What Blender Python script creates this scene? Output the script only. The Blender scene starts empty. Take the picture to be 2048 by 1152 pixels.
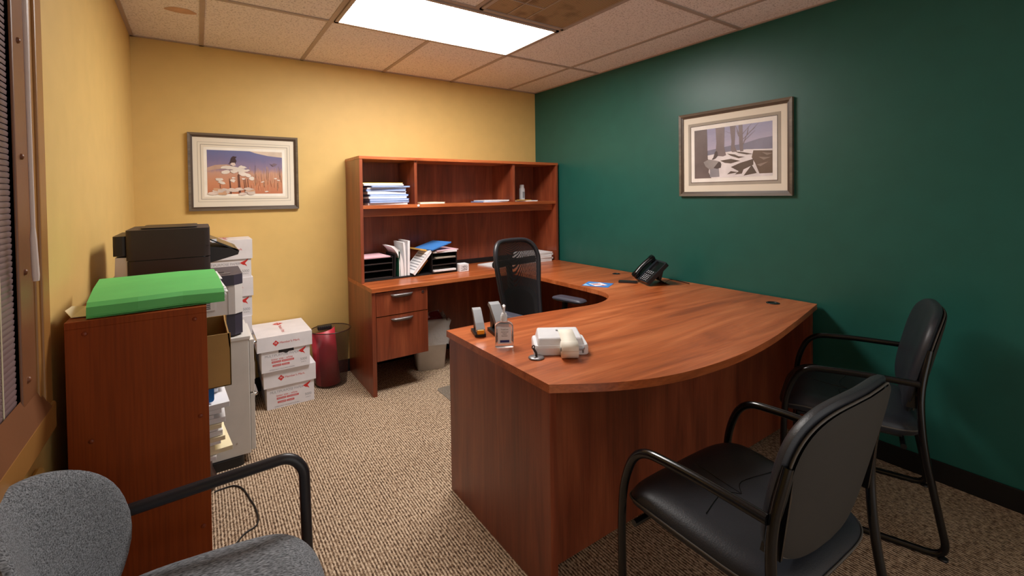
import bpy, math, random
from mathutils import Vector, Matrix
random.seed(7)
S = bpy.context.scene
COL = S.collection
# ------------------------------------------------------------------ camera
def cam_setup():
    yaw, pitch, roll = 0.6030, -0.0181, 0.0133
    f = Vector((math.sin(yaw)*math.cos(pitch), math.cos(yaw)*math.cos(pitch), math.sin(pitch)))
    r = Vector((math.cos(yaw), -math.sin(yaw), 0)); d = f.cross(r)
    c, s = math.cos(roll), math.sin(roll)
    r2 = c*r + s*d; d2 = -s*r + c*d
    M = Matrix(((r2.x, -d2.x, -f.x, 0.3235), (r2.y, -d2.y, -f.y, -3.6583), (r2.z, -d2.z, -f.z, 1.3619), (0, 0, 0, 1)))
    cd = bpy.data.cameras.new('camera'); cd.sensor_width = 36; cd.lens = 913.05/2048*36
    cd.shift_y = -(576-405.8)/2048; cd.clip_start = 0.02
    co = bpy.data.objects.new('camera', cd); COL.objects.link(co); co.matrix_world = M
    S.camera = co
cam_setup()
# ------------------------------------------------------------------ light and exposure
LIGHT = 17.0                      # ceiling troffer
w = bpy.data.worlds.new('world'); S.world = w; w.use_nodes = True
w.node_tree.nodes['Background'].inputs[0].default_value = (0.9, 0.88, 0.85, 1)
w.node_tree.nodes['Background'].inputs[1].default_value = 0.7
S.view_settings.view_transform = 'Standard'; S.view_settings.look = 'None'
S.view_settings.gamma = 1; S.view_settings.use_curve_mapping = False
S.view_settings.exposure = 0.75
# ------------------------------------------------------------------ materials
def lin(c):
    return tuple(((v/255)/12.92 if v/255 <= .04045 else ((v/255+.055)/1.055)**2.4) for v in c)+(1,)
def newmat(name):
    m = bpy.data.materials.new(name); m.use_nodes = True
    return m, m.node_tree.nodes, m.node_tree.links, m.node_tree.nodes['Principled BSDF']
def noise_bump(m, scale=200, strength=.2, dist=.001, stretch=(1, 1, 1), detail=3):
    n, l = m.node_tree.nodes, m.node_tree.links
    tc = n.new('ShaderNodeTexCoord'); mp = n.new('ShaderNodeMapping'); mp.inputs['Scale'].default_value = stretch
    nz = n.new('ShaderNodeTexNoise'); nz.inputs['Scale'].default_value = scale; nz.inputs['Detail'].default_value = detail
    b = n.new('ShaderNodeBump'); b.inputs['Strength'].default_value = strength; b.inputs['Distance'].default_value = dist
    l.new(tc.outputs['Object'], mp.inputs[0]); l.new(mp.outputs[0], nz.inputs['Vector'])
    l.new(nz.outputs['Fac'], b.inputs['Height']); l.new(b.outputs[0], n['Principled BSDF'].inputs['Normal'])
    return nz
def plain(name, c, rough=.5, metal=0, spec=.5, bump=None, vary=.06, coat=0, trans=0, alpha=1, ior=1.45):
    m, n, l, p = newmat(name)
    p.inputs['Roughness'].default_value = rough; p.inputs['Metallic'].default_value = metal
    p.inputs['Specular IOR Level'].default_value = spec; p.inputs['Coat Weight'].default_value = coat
    p.inputs['Transmission Weight'].default_value = trans; p.inputs['Alpha'].default_value = alpha; p.inputs['IOR'].default_value = ior
    tc = n.new('ShaderNodeTexCoord'); nz = n.new('ShaderNodeTexNoise'); nz.inputs['Scale'].default_value = 9; nz.inputs['Detail'].default_value = 4
    cr = n.new('ShaderNodeValToRGB'); L = lin(c)
    cr.color_ramp.elements[0].position = .3; cr.color_ramp.elements[1].position = .7
    cr.color_ramp.elements[0].color = tuple(v*(1-vary) for v in L[:3])+(1,); cr.color_ramp.elements[1].color = tuple(min(1, v*(1+vary)) for v in L[:3])+(1,)
    l.new(tc.outputs['Object'], nz.inputs['Vector']); l.new(nz.outputs['Fac'], cr.inputs[0]); l.new(cr.outputs[0], p.inputs['Base Color'])
    if bump: noise_bump(m, *bump)
    return m
def wood(name, axis, c0, c1, c2, rough=.32, scale=1.0, coat=.15):
    m, n, l, p = newmat(name)
    tc = n.new('ShaderNodeTexCoord'); mp = n.new('ShaderNodeMapping')
    st = {'x': (1.1, 9, 9), 'y': (9, 1.1, 9), 'z': (9, 9, 1.0)}[axis]
    mp.inputs['Scale'].default_value = tuple(v*scale for v in st)
    nz = n.new('ShaderNodeTexNoise'); nz.inputs['Scale'].default_value = 1.0; nz.inputs['Detail'].default_value = 7; nz.inputs['Roughness'].default_value = .6; nz.inputs['Distortion'].default_value = .9
    cr = n.new('ShaderNodeValToRGB'); e = cr.color_ramp.elements
    e[0].position = .3; e[0].color = lin(c0); e[1].position = .72; e[1].color = lin(c2)
    k = e.new(.5); k.color = lin(c1)
    mp2 = n.new('ShaderNodeMapping'); mp2.inputs['Scale'].default_value = {'x': (4, 160, 160), 'y': (160, 4, 160), 'z': (160, 160, 4)}[axis]
    n2 = n.new('ShaderNodeTexNoise'); n2.inputs['Scale'].default_value = 1; n2.inputs['Detail'].default_value = 3
    cr2 = n.new('ShaderNodeValToRGB'); cr2.color_ramp.elements[0].position = .35; cr2.color_ramp.elements[0].color = (.72, .72, .72, 1); cr2.color_ramp.elements[1].position = .6; cr2.color_ramp.elements[1].color = (1, 1, 1, 1)
    mx = n.new('ShaderNodeMix'); mx.data_type = 'RGBA'; mx.blend_type = 'MULTIPLY'; mx.inputs[0].default_value = .7
    l.new(tc.outputs['Object'], mp.inputs[0]); l.new(mp.outputs[0], nz.inputs['Vector']); l.new(nz.outputs['Fac'], cr.inputs[0])
    l.new(tc.outputs['Object'], mp2.inputs[0]); l.new(mp2.outputs[0], n2.inputs['Vector']); l.new(n2.outputs['Fac'], cr2.inputs[0])
    l.new(cr.outputs[0], mx.inputs[6]); l.new(cr2.outputs[0], mx.inputs[7]); l.new(mx.outputs[2], p.inputs['Base Color'])
    p.inputs['Roughness'].default_value = rough; p.inputs['Coat Weight'].default_value = coat; p.inputs['Coat Roughness'].default_value = .25
    return m
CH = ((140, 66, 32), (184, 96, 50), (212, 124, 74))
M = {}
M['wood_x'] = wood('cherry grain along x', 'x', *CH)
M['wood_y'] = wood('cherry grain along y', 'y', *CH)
M['wood_z'] = wood('shaded cherry grain upright', 'z', (110, 50, 30), (138, 66, 40), (164, 86, 54))  # same cherry as the tops; shade on upright panels painted in as darker colour
M['wood_book'] = wood('plain cherry bookcase', 'z', (132, 56, 14), (144, 63, 17), (156, 71, 21), rough=.6, scale=.6, coat=0)
M['wood_book'].node_tree.nodes['Principled BSDF'].inputs['Specular IOR Level'].default_value = .2
M['wood_edge'] = plain('cherry edge band', (158, 74, 34), .35)
M['yellow'] = plain('yellow wall paint', (220, 184, 112), .55, bump=(420, .25, .0006), vary=.03)
M['green'] = plain('dark green wall paint', (32, 90, 80), .38, bump=(420, .3, .0006), vary=.05)
M['black_base'] = plain('black vinyl baseboard', (22, 20, 20), .4)
M['tbar'] = plain('beige grid bars', (178, 160, 148), .5)
M['brown_metal'] = plain('brown painted metal', (126, 82, 54), .4, bump=(60, .2, .001))
M['tan_metal'] = plain('tan painted metal', (160, 112, 58), .4, bump=(60, .2, .001))
M['slat'] = plain('dark blind slats', (120, 98, 98), .4)
M['clear'] = plain('clear plastic wand', (244, 226, 218), .3, trans=.25, vary=0)
M['frame_wood'] = wood('grey brown picture frame', 'x', (84, 70, 56), (108, 92, 74), (130, 114, 94), rough=.45, coat=0)
M['frame_dark'] = plain('dark frame step', (78, 60, 46), .4)
M['mat_board'] = plain('cream mat board', (232, 222, 204), .8, vary=.01)
M['mat_grey'] = plain('taupe mat line', (170, 160, 146), .8)
M['white_paper'] = plain('white paper', (236, 234, 236), .75, vary=.02)
M['blue_paper'] = plain('pale blue folder', (128, 158, 214), .7)
M['blue'] = plain('blue folder', (66, 130, 205), .6)
M['blue_deep'] = plain('bright blue binder', (20, 110, 190), .45)
M['sheet_blue'] = plain('bluish paper', (176, 190, 226), .75)
M['pink'] = plain('pink paper', (238, 190, 200), .8)
M['yellow_paper'] = plain('yellow folder', (216, 196, 70), .7)
M['manila'] = plain('manila envelope', (226, 176, 88), .7)
M['cream'] = plain('cream paper', (238, 226, 190), .75)
M['green_folder'] = plain('green card folder', (98, 196, 106), .6)
M['green_paper'] = plain('dark green cover', (40, 112, 84), .6)
M['carton'] = plain('brown corrugated card', (176, 136, 78), .75, bump=(300, .2, .0005, (1, 1, .1)))
M['box_white'] = plain('white paper carton', (226, 222, 226), .6)
M['red_print'] = plain('red print', (200, 48, 44), .6)
M['grey_print'] = plain('grey print', (150, 150, 155), .6)
M['dark_print'] = plain('dark print', (40, 36, 40), .6)
M['black_plastic'] = plain('black plastic', (26, 24, 26), .42, bump=(300, .2, .0005))
M['black_gloss'] = plain('glossy black plastic', (14, 13, 15), .18)
M['aio'] = plain('textured charcoal plastic', (58, 48, 46), .5, bump=(500, .3, .0004))
M['aio_edge'] = plain('dark plastic', (38, 32, 34), .4)
M['printer_white'] = plain('off white printer plastic', (206, 200, 196), .45)
M['printer_dark'] = plain('charcoal printer plastic', (58, 54, 66), .42)
M['cabinet_grey'] = plain('putty grey steel', (214, 210, 204), .38, bump=(80, .06, .001))
M['cabinet_edge'] = plain('shadow grey steel', (120, 116, 112), .4)
M['pewter'] = plain('pewter handle', (150, 146, 148), .32, metal=.7)
M['chrome'] = plain('chrome', (200, 200, 205), .15, metal=1)
M['grey_plastic'] = plain('silver grey plastic', (150, 152, 156), .3, metal=.3)
M['tube_black'] = plain('glossy black tube', (13, 13, 15), .2, coat=.1)
M['leather'] = plain('black leather', (38, 40, 46), .42, bump=(260, .35, .0012), vary=.12)
M['seam'] = plain('grey seam piping', (84, 78, 72), .6)
M['back_cloth'] = plain('dark back panel cloth', (42, 36, 30), .8, bump=(600, .4, .0005))
M['arm_black'] = plain('satin black arm', (40, 38, 42), .36)
M['arm_pad'] = plain('dark grey arm pad', (66, 66, 78), .4)
M['red_plastic'] = plain('red folder plastic', (196, 52, 66), .4)
M['bin_white'] = plain('white plastic bin', (224, 222, 222), .45)
M['gel'] = plain('clear gel', (250, 250, 252), .05, trans=.9, vary=0, ior=1.35)
M['sticker'] = plain('white label', (232, 232, 236), .6)
M['navy'] = plain('navy label', (44, 52, 120), .6)
M['orange'] = plain('yellow orange plastic', (238, 170, 24), .4)
M['roll'] = plain('cream label roll', (238, 232, 218), .6)
M['white_gloss'] = plain('white glossy plastic', (232, 232, 236), .3)
M['teal_black'] = plain('dark phone plastic', (34, 38, 44), .3)
M['key'] = plain('pale phone key', (225, 230, 236), .5)
M['brown_bin'] = plain('dark brown plastic', (58, 38, 34), .35)
M['foil'] = plain('dark red wrapper', (120, 30, 40), .35)
M['screw'] = plain('painted screw', (120, 72, 44), .4)
M['screw_cap'] = plain('cherry screw cap', (132, 58, 28), .4)
def m_bag():
    m, n, l, p = newmat('translucent bin liner')
    p.inputs['Base Color'].default_value = lin((214, 214, 216)); p.inputs['Alpha'].default_value = .8; p.inputs['Roughness'].default_value = .3
    noise_bump(m, 25, .8, .01)
    return m
M['bag'] = m_bag()
def m_smoke():
    m, n, l, p = newmat('smoke plastic')
    p.inputs['Base Color'].default_value = lin((74, 48, 46)); p.inputs['Alpha'].default_value = .30; p.inputs['Roughness'].default_value = .12
    noise_bump(m, 12, .05, .001); return m
M['smoke'] = m_smoke()
def m_net():
    m, n, l, p = newmat('black chair mesh')
    p.inputs['Base Color'].default_value = lin((34, 32, 34)); p.inputs['Roughness'].default_value = .5
    tc = n.new('ShaderNodeTexCoord'); mp = n.new('ShaderNodeMapping'); mp.inputs['Scale'].default_value = (330, 330, 330)
    v = n.new('ShaderNodeTexVoronoi'); v.inputs['Scale'].default_value = 1; v.inputs['Randomness'].default_value = 0
    lt = n.new('ShaderNodeMath'); lt.operation = 'GREATER_THAN'; lt.inputs[1].default_value = .36
    l.new(tc.outputs['Object'], mp.inputs[0]); l.new(mp.outputs[0], v.inputs['Vector']); l.new(v.outputs['Distance'], lt.inputs[0]); l.new(lt.outputs[0], p.inputs['Alpha'])
    return m
M['net'] = m_net()
def m_fabric():
    m, n, l, p = newmat('grey woven fabric')
    tc = n.new('ShaderNodeTexCoord'); mp = n.new('ShaderNodeMapping'); mp.inputs['Scale'].default_value = (260, 60, 260)
    mp.inputs['Rotation'].default_value = (.3, .2, .6)
    nz = n.new('ShaderNodeTexNoise'); nz.inputs['Scale'].default_value = 1.6; nz.inputs['Detail'].default_value = 4
    cr = n.new('ShaderNodeValToRGB'); cr.color_ramp.elements[0].position = .32; cr.color_ramp.elements[0].color = lin((48, 50, 54)); cr.color_ramp.elements[1].position = .68; cr.color_ramp.elements[1].color = lin((150, 154, 160))
    b = n.new('ShaderNodeBump'); b.inputs['Strength'].default_value = .5; b.inputs['Distance'].default_value = .001
    l.new(tc.outputs['Object'], mp.inputs[0]); l.new(mp.outputs[0], nz.inputs['Vector']); l.new(nz.outputs['Fac'], cr.inputs[0]); l.new(cr.outputs[0], p.inputs['Base Color'])
    l.new(nz.outputs['Fac'], b.inputs['Height']); l.new(b.outputs[0], p.inputs['Normal']); p.inputs['Roughness'].default_value = .9
    return m
M['fabric'] = m_fabric()
def m_carpet():
    m, n, l, p = newmat('ribbed loop carpet')
    tc = n.new('ShaderNodeTexCoord')
    wv = n.new('ShaderNodeTexWave'); wv.bands_direction = 'X'; wv.inputs['Scale'].default_value = 27; wv.inputs['Distortion'].default_value = 2.2; wv.inputs['Detail'].default_value = 2; wv.inputs['Detail Scale'].default_value = 6
    mp = n.new('ShaderNodeMapping'); mp.inputs['Scale'].default_value = (115, 58, 1)
    nz = n.new('ShaderNodeTexNoise'); nz.inputs['Scale'].default_value = 1; nz.inputs['Detail'].default_value = 3; nz.inputs['Roughness'].default_value = .6
    big = n.new('ShaderNodeTexNoise'); big.inputs['Scale'].default_value = 2.2; big.inputs['Detail'].default_value = 3
    a = n.new('ShaderNodeMath'); a.operation = 'MULTIPLY_ADD'; a.inputs[1].default_value = .30
    a2 = n.new('ShaderNodeMath'); a2.operation = 'MULTIPLY_ADD'; a2.inputs[1].default_value = .12
    cr = n.new('ShaderNodeValToRGB'); e = cr.color_ramp.elements
    e[0].position = .50; e[0].color = lin((76, 58, 46)); e[1].position = .88; e[1].color = lin((216, 194, 168)); k = e.new(.68); k.color = lin((152, 126, 102))
    b = n.new('ShaderNodeBump'); b.inputs['Strength'].default_value = .8; b.inputs['Distance'].default_value = .004
    l.new(tc.outputs['Object'], wv.inputs['Vector']); l.new(tc.outputs['Object'], mp.inputs[0]); l.new(mp.outputs[0], nz.inputs['Vector']); l.new(tc.outputs['Object'], big.inputs['Vector'])
    l.new(wv.outputs['Fac'], a.inputs[0]); l.new(nz.outputs['Fac'], a.inputs[2]); l.new(big.outputs['Fac'], a2.inputs[0]); l.new(a.outputs[0], a2.inputs[2])
    l.new(a2.outputs[0], cr.inputs[0]); l.new(cr.outputs[0], p.inputs['Base Color']); l.new(a.outputs[0], b.inputs['Height']); l.new(b.outputs[0], p.inputs['Normal'])
    p.inputs['Roughness'].default_value = .95; p.inputs['Specular IOR Level'].default_value = .1
    return m
M['carpet'] = m_carpet()
def m_tile():
    m, n, l, p = newmat('fissured ceiling tile')
    tc = n.new('ShaderNodeTexCoord'); nz = n.new('ShaderNodeTexNoise'); nz.inputs['Scale'].default_value = 110; nz.inputs['Detail'].default_value = 3
    cr = n.new('ShaderNodeValToRGB'); e = cr.color_ramp.elements
    e[0].position = .36; e[0].color = lin((200, 190, 186)); e[1].position = .46; e[1].color = lin((242, 234, 230))
    b = n.new('ShaderNodeBump'); b.inputs['Strength'].default_value = .5; b.inputs['Distance'].default_value = .002
    l.new(tc.outputs['Object'], nz.inputs['Vector']); l.new(nz.outputs['Fac'], cr.inputs[0]); l.new(cr.outputs[0], p.inputs['Base Color']); l.new(nz.outputs['Fac'], b.inputs['Height']); l.new(b.outputs[0], p.inputs['Normal'])
    p.inputs['Roughness'].default_value = .9
    return m
M['tile'] = m_tile()
M['stain'] = plain('brown water stain', (206, 168, 138), .9, vary=.2)
def m_emit(name, c, s):
    m = bpy.data.materials.new(name); m.use_nodes = True; n, l = m.node_tree.nodes, m.node_tree.links
    n.remove(n['Principled BSDF']); e = n.new('ShaderNodeEmission'); e.inputs[0].default_value = c; e.inputs[1].default_value = s
    l.new(e.outputs[0], n['Material Output'].inputs[0]); return m
M['lamp'] = m_emit('lit diffuser', (1, .955, .91, 1), LIGHT)
def m_perf():
    m, n, l, p = newmat('perforated beige metal')
    tc = n.new('ShaderNodeTexCoord'); mp = n.new('ShaderNodeMapping'); mp.inputs['Scale'].default_value = (95, 95, 1)
    v = n.new('ShaderNodeTexVoronoi'); v.inputs['Randomness'].default_value = 0; v.inputs['Scale'].default_value = 1; v.voronoi_dimensions = '2D'
    cr = n.new('ShaderNodeValToRGB'); e = cr.color_ramp.elements; e[0].position = .28; e[0].color = lin((92, 70, 48)); e[1].position = .36; e[1].color = lin((186, 156, 118))
    big = n.new('ShaderNodeTexNoise'); big.inputs['Scale'].default_value = 7; cb = n.new('ShaderNodeValToRGB'); cb.color_ramp.elements[0].position = .36; cb.color_ramp.elements[0].color = (.6, .55, .5, 1); cb.color_ramp.elements[1].position = .5; cb.color_ramp.elements[1].color = (1, 1, 1, 1)
    mx = n.new('ShaderNodeMix'); mx.data_type = 'RGBA'; mx.blend_type = 'MULTIPLY'; mx.inputs[0].default_value = 1
    l.new(tc.outputs['Object'], mp.inputs[0]); l.new(mp.outputs[0], v.inputs['Vector']); l.new(v.outputs['Distance'], cr.inputs[0]); l.new(tc.outputs['Object'], big.inputs['Vector']); l.new(big.outputs['Fac'], cb.inputs[0])
    l.new(cr.outputs[0], mx.inputs[6]); l.new(cb.outputs[0], mx.inputs[7]); l.new(mx.outputs[2], p.inputs['Base Color']); p.inputs['Roughness'].default_value = .5
    return m
M['perf'] = m_perf()
def m_paint(name, stops, axis=2, z0=0, z1=1, nscale=(14, 14, 3), amp=.25):
    """painted print: bands of colour over the sheet height, broken up by brush-like noise"""
    m, n, l, p = newmat(name)
    tc = n.new('ShaderNodeTexCoord'); sp = n.new('ShaderNodeSeparateXYZ'); mr = n.new('ShaderNodeMapRange'); mr.inputs[1].default_value = z0; mr.inputs[2].default_value = z1
    mp = n.new('ShaderNodeMapping'); mp.inputs['Scale'].default_value = nscale
    nz = n.new('ShaderNodeTexNoise'); nz.inputs['Scale'].default_value = 3; nz.inputs['Detail'].default_value = 8; nz.inputs['Roughness'].default_value = .7
    a = n.new('ShaderNodeMath'); a.operation = 'MULTIPLY_ADD'; a.inputs[1].default_value = amp
    sb = n.new('ShaderNodeMath'); sb.operation = 'SUBTRACT'; sb.inputs[1].default_value = amp*.5
    cr = n.new('ShaderNodeValToRGB'); e = cr.color_ramp.elements
    e[0].position = stops[0][0]; e[0].color = lin(stops[0][1]); e[1].position = stops[-1][0]; e[1].color = lin(stops[-1][1])
    for t, c in stops[1:-1]: k = e.new(t); k.color = lin(c)
    l.new(tc.outputs['Object'], sp.inputs[0]); l.new(sp.outputs[2], mr.inputs[0]); l.new(tc.outputs['Object'], mp.inputs[0]); l.new(mp.outputs[0], nz.inputs['Vector'])
    l.new(nz.outputs['Fac'], a.inputs[0]); l.new(mr.outputs[0], a.inputs[2]); l.new(a.outputs[0], sb.inputs[0]); l.new(sb.outputs[0], cr.inputs[0]); l.new(cr.outputs[0], p.inputs['Base Color'])
    p.inputs['Roughness'].default_value = .35
    return m
# ------------------------------------------------------------------ mesh builder
class MB:
    def __init__(s): s.v = []; s.f = []; s.m = []; s.sm = []; s.mats = []; s.T = None
    def mi(s, m):
        if m not in s.mats: s.mats.append(m)
        return s.mats.index(m)
    def add(s, vs, fs, m, smooth=False):
        o = len(s.v)
        for p in vs:
            p = Vector(p)
            if s.T is not None: p = s.T @ p
            s.v.append(p)
        i = s.mi(m)
        for f in fs: s.f.append([a+o for a in f]); s.m.append(i); s.sm.append(smooth)
        return s
    def box(s, x0, x1, y0, y1, z0, z1, m):
        vs = [(x, y, z) for x in (x0, x1) for y in (y0, y1) for z in (z0, z1)]
        return s.add(vs, [(0, 1, 3, 2), (4, 6, 7, 5), (0, 4, 5, 1), (2, 3, 7, 6), (0, 2, 6, 4), (1, 5, 7, 3)], m)
    def quad(s, a, b, c, d, m): return s.add([a, b, c, d], [(0, 1, 2, 3)], m)
    def poly(s, pts, m): return s.add(pts, [tuple(range(len(pts)))], m)
    def prism(s, pts, a, b, m, axis='z', smooth=False):
        """extrude a 2D outline from a to b along an axis"""
        def P(p, t):
            return {'z': (p[0], p[1], t), 'y': (p[0], t, p[1]), 'x': (t, p[0], p[1])}[axis]
        n = len(pts); vs = [P(p, a) for p in pts]+[P(p, b) for p in pts]
        s.add(vs, [tuple(range(n))[::-1], tuple(range(n, 2*n))], m)
        s.add(vs, [(i, (i+1) % n, n+(i+1) % n, n+i) for i in range(n)], m, smooth)
        return s
    def lathe(s, prof, m, c=(0, 0, 0), seg=28, smooth=True, cap=True):
        vs = []; n = len(prof)
        for k in range(seg):
            a = 2*math.pi*k/seg
            for r, z in prof: vs.append((c[0]+r*math.cos(a), c[1]+r*math.sin(a), c[2]+z))
        fs = [(k*n+i, ((k+1) % seg)*n+i, ((k+1) % seg)*n+i+1, k*n+i+1) for k in range(seg) for i in range(n-1)]
        s.add(vs, fs, m, smooth)
        if cap:
            if prof[0][0] > 1e-5: s.add([vs[k*n] for k in range(seg)], [tuple(range(seg))[::-1]], m)
            if prof[-1][0] > 1e-5: s.add([vs[k*n+n-1] for k in range(seg)], [tuple(range(seg))], m)
        return s
    def tube(s, path, r, m, seg=10, closed=False, cap=True, flat=1.0, up=None):
        P = [Vector(p) for p in path]; n = len(P)
        R = r if isinstance(r, (list, tuple)) else [r]*n
        tang = []
        for i in range(n):
            a = P[(i-1) % n] if (closed or i > 0) else P[i]; b = P[(i+1) % n] if (closed or i < n-1) else P[i]
            tang.append((b-a).normalized())
        u = Vector(up) if up else Vector((0, 0, 1))
        if abs(tang[0].dot(u.normalized())) > .95 and not up: u = Vector((1, 0, 0))
        nrm = (u-tang[0]*u.dot(tang[0])).normalized(); vs = []
        for i in range(n):
            nrm = (nrm-tang[i]*nrm.dot(tang[i])).normalized(); bn = tang[i].cross(nrm)
            for k in range(seg):
                a = 2*math.pi*k/seg
                vs.append(P[i]+(nrm*math.cos(a)*flat+bn*math.sin(a))*R[i])
        fs = []
        for i in range(n if closed else n-1):
            j = (i+1) % n
            for k in range(seg): fs.append((i*seg+k, i*seg+(k+1) % seg, j*seg+(k+1) % seg, j*seg+k))
        s.add(vs, fs, m, True)
        if cap and not closed:
            s.add(vs[:seg], [tuple(range(seg))[::-1]], m); s.add(vs[-seg:], [tuple(range(seg))], m)
        return s
    def pad(s, a, b, t, fn, m, n=4, p=4, t2=None, seg=48, K=8, back=None):
        """cushion: superellipse outline a x b, inflated by t in front and t2 behind, placed by fn(x,y,h)"""
        t2 = t if t2 is None else t2
        def ring(k, sgn):
            q = math.sin(k/K*math.pi/2) if k < K else 1
            h = (t if sgn > 0 else t2)*max(0, 1-q**p)**(1/2.2)*sgn
            out = []
            for i in range(seg):
                th = 2*math.pi*i/seg; c, d = math.cos(th), math.sin(th)
                x = a*q*math.copysign(abs(c)**(2/n), c); y = b*q*math.copysign(abs(d)**(2/n), d)
                out.append(fn(x, y, h))
            return out
        for sgn, mm in ((1, m), (-1, back or m)):
            vs = [fn(0, 0, (t if sgn > 0 else t2)*sgn)]
            for k in range(1, K+1): vs += ring(k, sgn)
            fs = [((0, 1+i, 1+(i+1) % seg) if sgn > 0 else (0, 1+(i+1) % seg, 1+i)) for i in range(seg)]
            for k in range(1, K):
                A = 1+(k-1)*seg; B = 1+k*seg
                for i in range(seg):
                    j = (i+1) % seg
                    fs.append((A+i, B+i, B+j, A+j) if sgn > 0 else (A+j, B+j, B+i, A+i))
            s.add(vs, fs, mm, True)
        return s
    def text(s, txt, size, o, xd, yd, m, align='CENTER', sx=1.0):
        c = bpy.data.curves.new('lettering', 'FONT'); c.body = txt; c.size = size; c.align_x = align; c.align_y = 'CENTER'
        ob = bpy.data.objects.new('lettering', c); COL.objects.link(ob)
        bpy.context.view_layer.update()
        me = ob.evaluated_get(bpy.context.evaluated_depsgraph_get()).to_mesh()
        o, xd, yd = Vector(o), Vector(xd).normalized(), Vector(yd).normalized()
        vs = [o+xd*v.co.x*sx+yd*v.co.y for v in me.vertices]; fs = [tuple(p.vertices) for p in me.polygons]
        s.add(vs, fs, m)
        bpy.data.objects.remove(ob); bpy.data.curves.remove(c)
        return s
    def build(s, name, parent=None, bevel=0, seg=2, sub=0, loc=None, rotz=0):
        me = bpy.data.meshes.new(name); me.from_pydata([tuple(v) for v in s.v], [], s.f)
        for m in s.mats: me.materials.append(m)
        for i, p in enumerate(me.polygons): p.material_index = s.m[i]; p.use_smooth = s.sm[i]
        me.update()
        ob = bpy.data.objects.new(name, me); COL.objects.link(ob)
        if parent: ob.parent = parent
        if loc: ob.location = loc
        if rotz: ob.rotation_euler.z = rotz
        if bevel:
            b = ob.modifiers.new('bevel', 'BEVEL'); b.width = bevel; b.segments = seg; b.limit_method = 'ANGLE'; b.angle_limit = math.radians(50); b.harden_normals = False
        if sub:
            b = ob.modifiers.new('sub', 'SUBSURF'); b.levels = sub; b.render_levels = sub
        return ob
def tag(o, label, cat, group=None):
    o['label'] = label; o['category'] = cat
    if group: o['group'] = group
    return o
def thing(name, label, cat, loc=(0, 0, 0), rotz=0, group=None):
    o = bpy.data.objects.new(name, None); o.empty_display_size = .05; COL.objects.link(o)
    o.location = loc; o.rotation_euler = (0, 0, rotz); return tag(o, label, cat, group)
def struct(o): o['kind'] = 'structure'; return o
def smooth_path(pts, n=8, closed=False):
    """Catmull-Rom through the points"""
    P = [Vector(p) for p in pts]; out = []; N = len(P)
    rng = range(N) if closed else range(N-1)
    for i in rng:
        if closed: p0, p1, p2, p3 = P[(i-1) % N], P[i], P[(i+1) % N], P[(i+2) % N]
        else: p0, p1, p2, p3 = P[max(i-1, 0)], P[i], P[i+1], P[min(i+2, N-1)]
        for k in range(n):
            t = k/n
            out.append(.5*((2*p1)+(-p0+p2)*t+(2*p0-5*p1+4*p2-p3)*t*t+(-p0+3*p1-3*p2+p3)*t**3))
    if not closed: out.append(P[-1])
    return out
def fillet(pts, r, n=6, closed=False):
    """polyline with rounded corners"""
    P = [Vector(p) for p in pts]; N = len(P); out = [] if closed else [P[0]]
    for i in (range(N) if closed else range(1, N-1)):
        a, b, c = P[(i-1) % N], P[i], P[(i+1) % N]; rr = r[i] if isinstance(r, (list, tuple)) else r
        u = (a-b); v = (c-b); d = min(rr, u.length*.49, v.length*.49)
        s, e = b+u.normalized()*d, b+v.normalized()*d
        for k in range(n+1):
            t = k/n; out.append(s*(1-t)**2+b*2*t*(1-t)+e*t*t)
    if not closed: out.append(P[-1])
    return out
def rrect(x0, x1, y0, y1, r, n=5):
    return [tuple(p)[:2] for p in fillet([(x0, y0, 0), (x1, y0, 0), (x1, y1, 0), (x0, y1, 0)], r, n, True)]
# ------------------------------------------------------------------ room
W, H, YF = 3.1377, 2.3753, -4.35
struct(MB().box(-.1, W+.1, YF, .1, -.1, 0, M['carpet']).build('floor'))
struct(MB().box(-.1, W+.1, 0, .1, 0, H, M['yellow']).build('wall_back'))
struct(MB().box(W, W+.1, YF, 0, 0, H, M['green']).build('wall_right'))
WY0, WY1, WZ0, WZ1 = -3.30, -2.25, .90, 2.12        # window opening in the left wall
struct(MB().box(-.1, 0, WY1, 0, 0, H, M['yellow']).box(-.1, 0, YF, WY0, 0, H, M['yellow']).box(-.1, 0, WY0, WY1, 0, WZ0, M['yellow']).box(-.1, 0, WY0, WY1, WZ1, H, M['yellow']).build('wall_left'))
struct(MB().box(-.1, .4, YF-.1, YF, 0, H, M['yellow']).box(2.4, W+.1, YF-.1, YF, 0, H, M['yellow']).box(.4, 2.4, YF-.1, YF, 2.15, H, M['yellow']).build('wall_front'))
struct(MB().box(-.1, W+.1, YF, .1, H, H+.1, M['tile']).build('ceiling'))
struct(MB().box(W-.008, W, YF, 0, 0, .098, M['black_base']).build('baseboard_right', bevel=.003))
struct(MB().box(0, W-.008, -.008, 0, 0, .098, M['black_base']).build('baseboard_back', bevel=.003))
struct(MB().box(0, .008, -2.05, -.008, 0, .098, M['black_base']).build('baseboard_left', bevel=.003))
XL, Y1, T = .9757, -.8994, .61
g = MB()
for k in (-1, 0, 1, 2, 3):
    x = XL+k*T
    if k == 1: g.box(x-.012, x+.012, Y1, -.0, H-.006, H, M['tbar']); g.box(x-.012, x+.012, YF, Y1-T, H-.006, H, M['tbar'])
    else: g.box(x-.012, x+.012, YF, 0, H-.006, H, M['tbar'])
for y in (Y1, Y1-2*T, Y1-4*T): g.box(0, W, y-.012, y+.012, H-.0065, H, M['tbar'])
g.box(XL, XL+2*T, Y1-T-.012, Y1-T+.012, H-.0065, H, M['tbar'])
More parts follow.
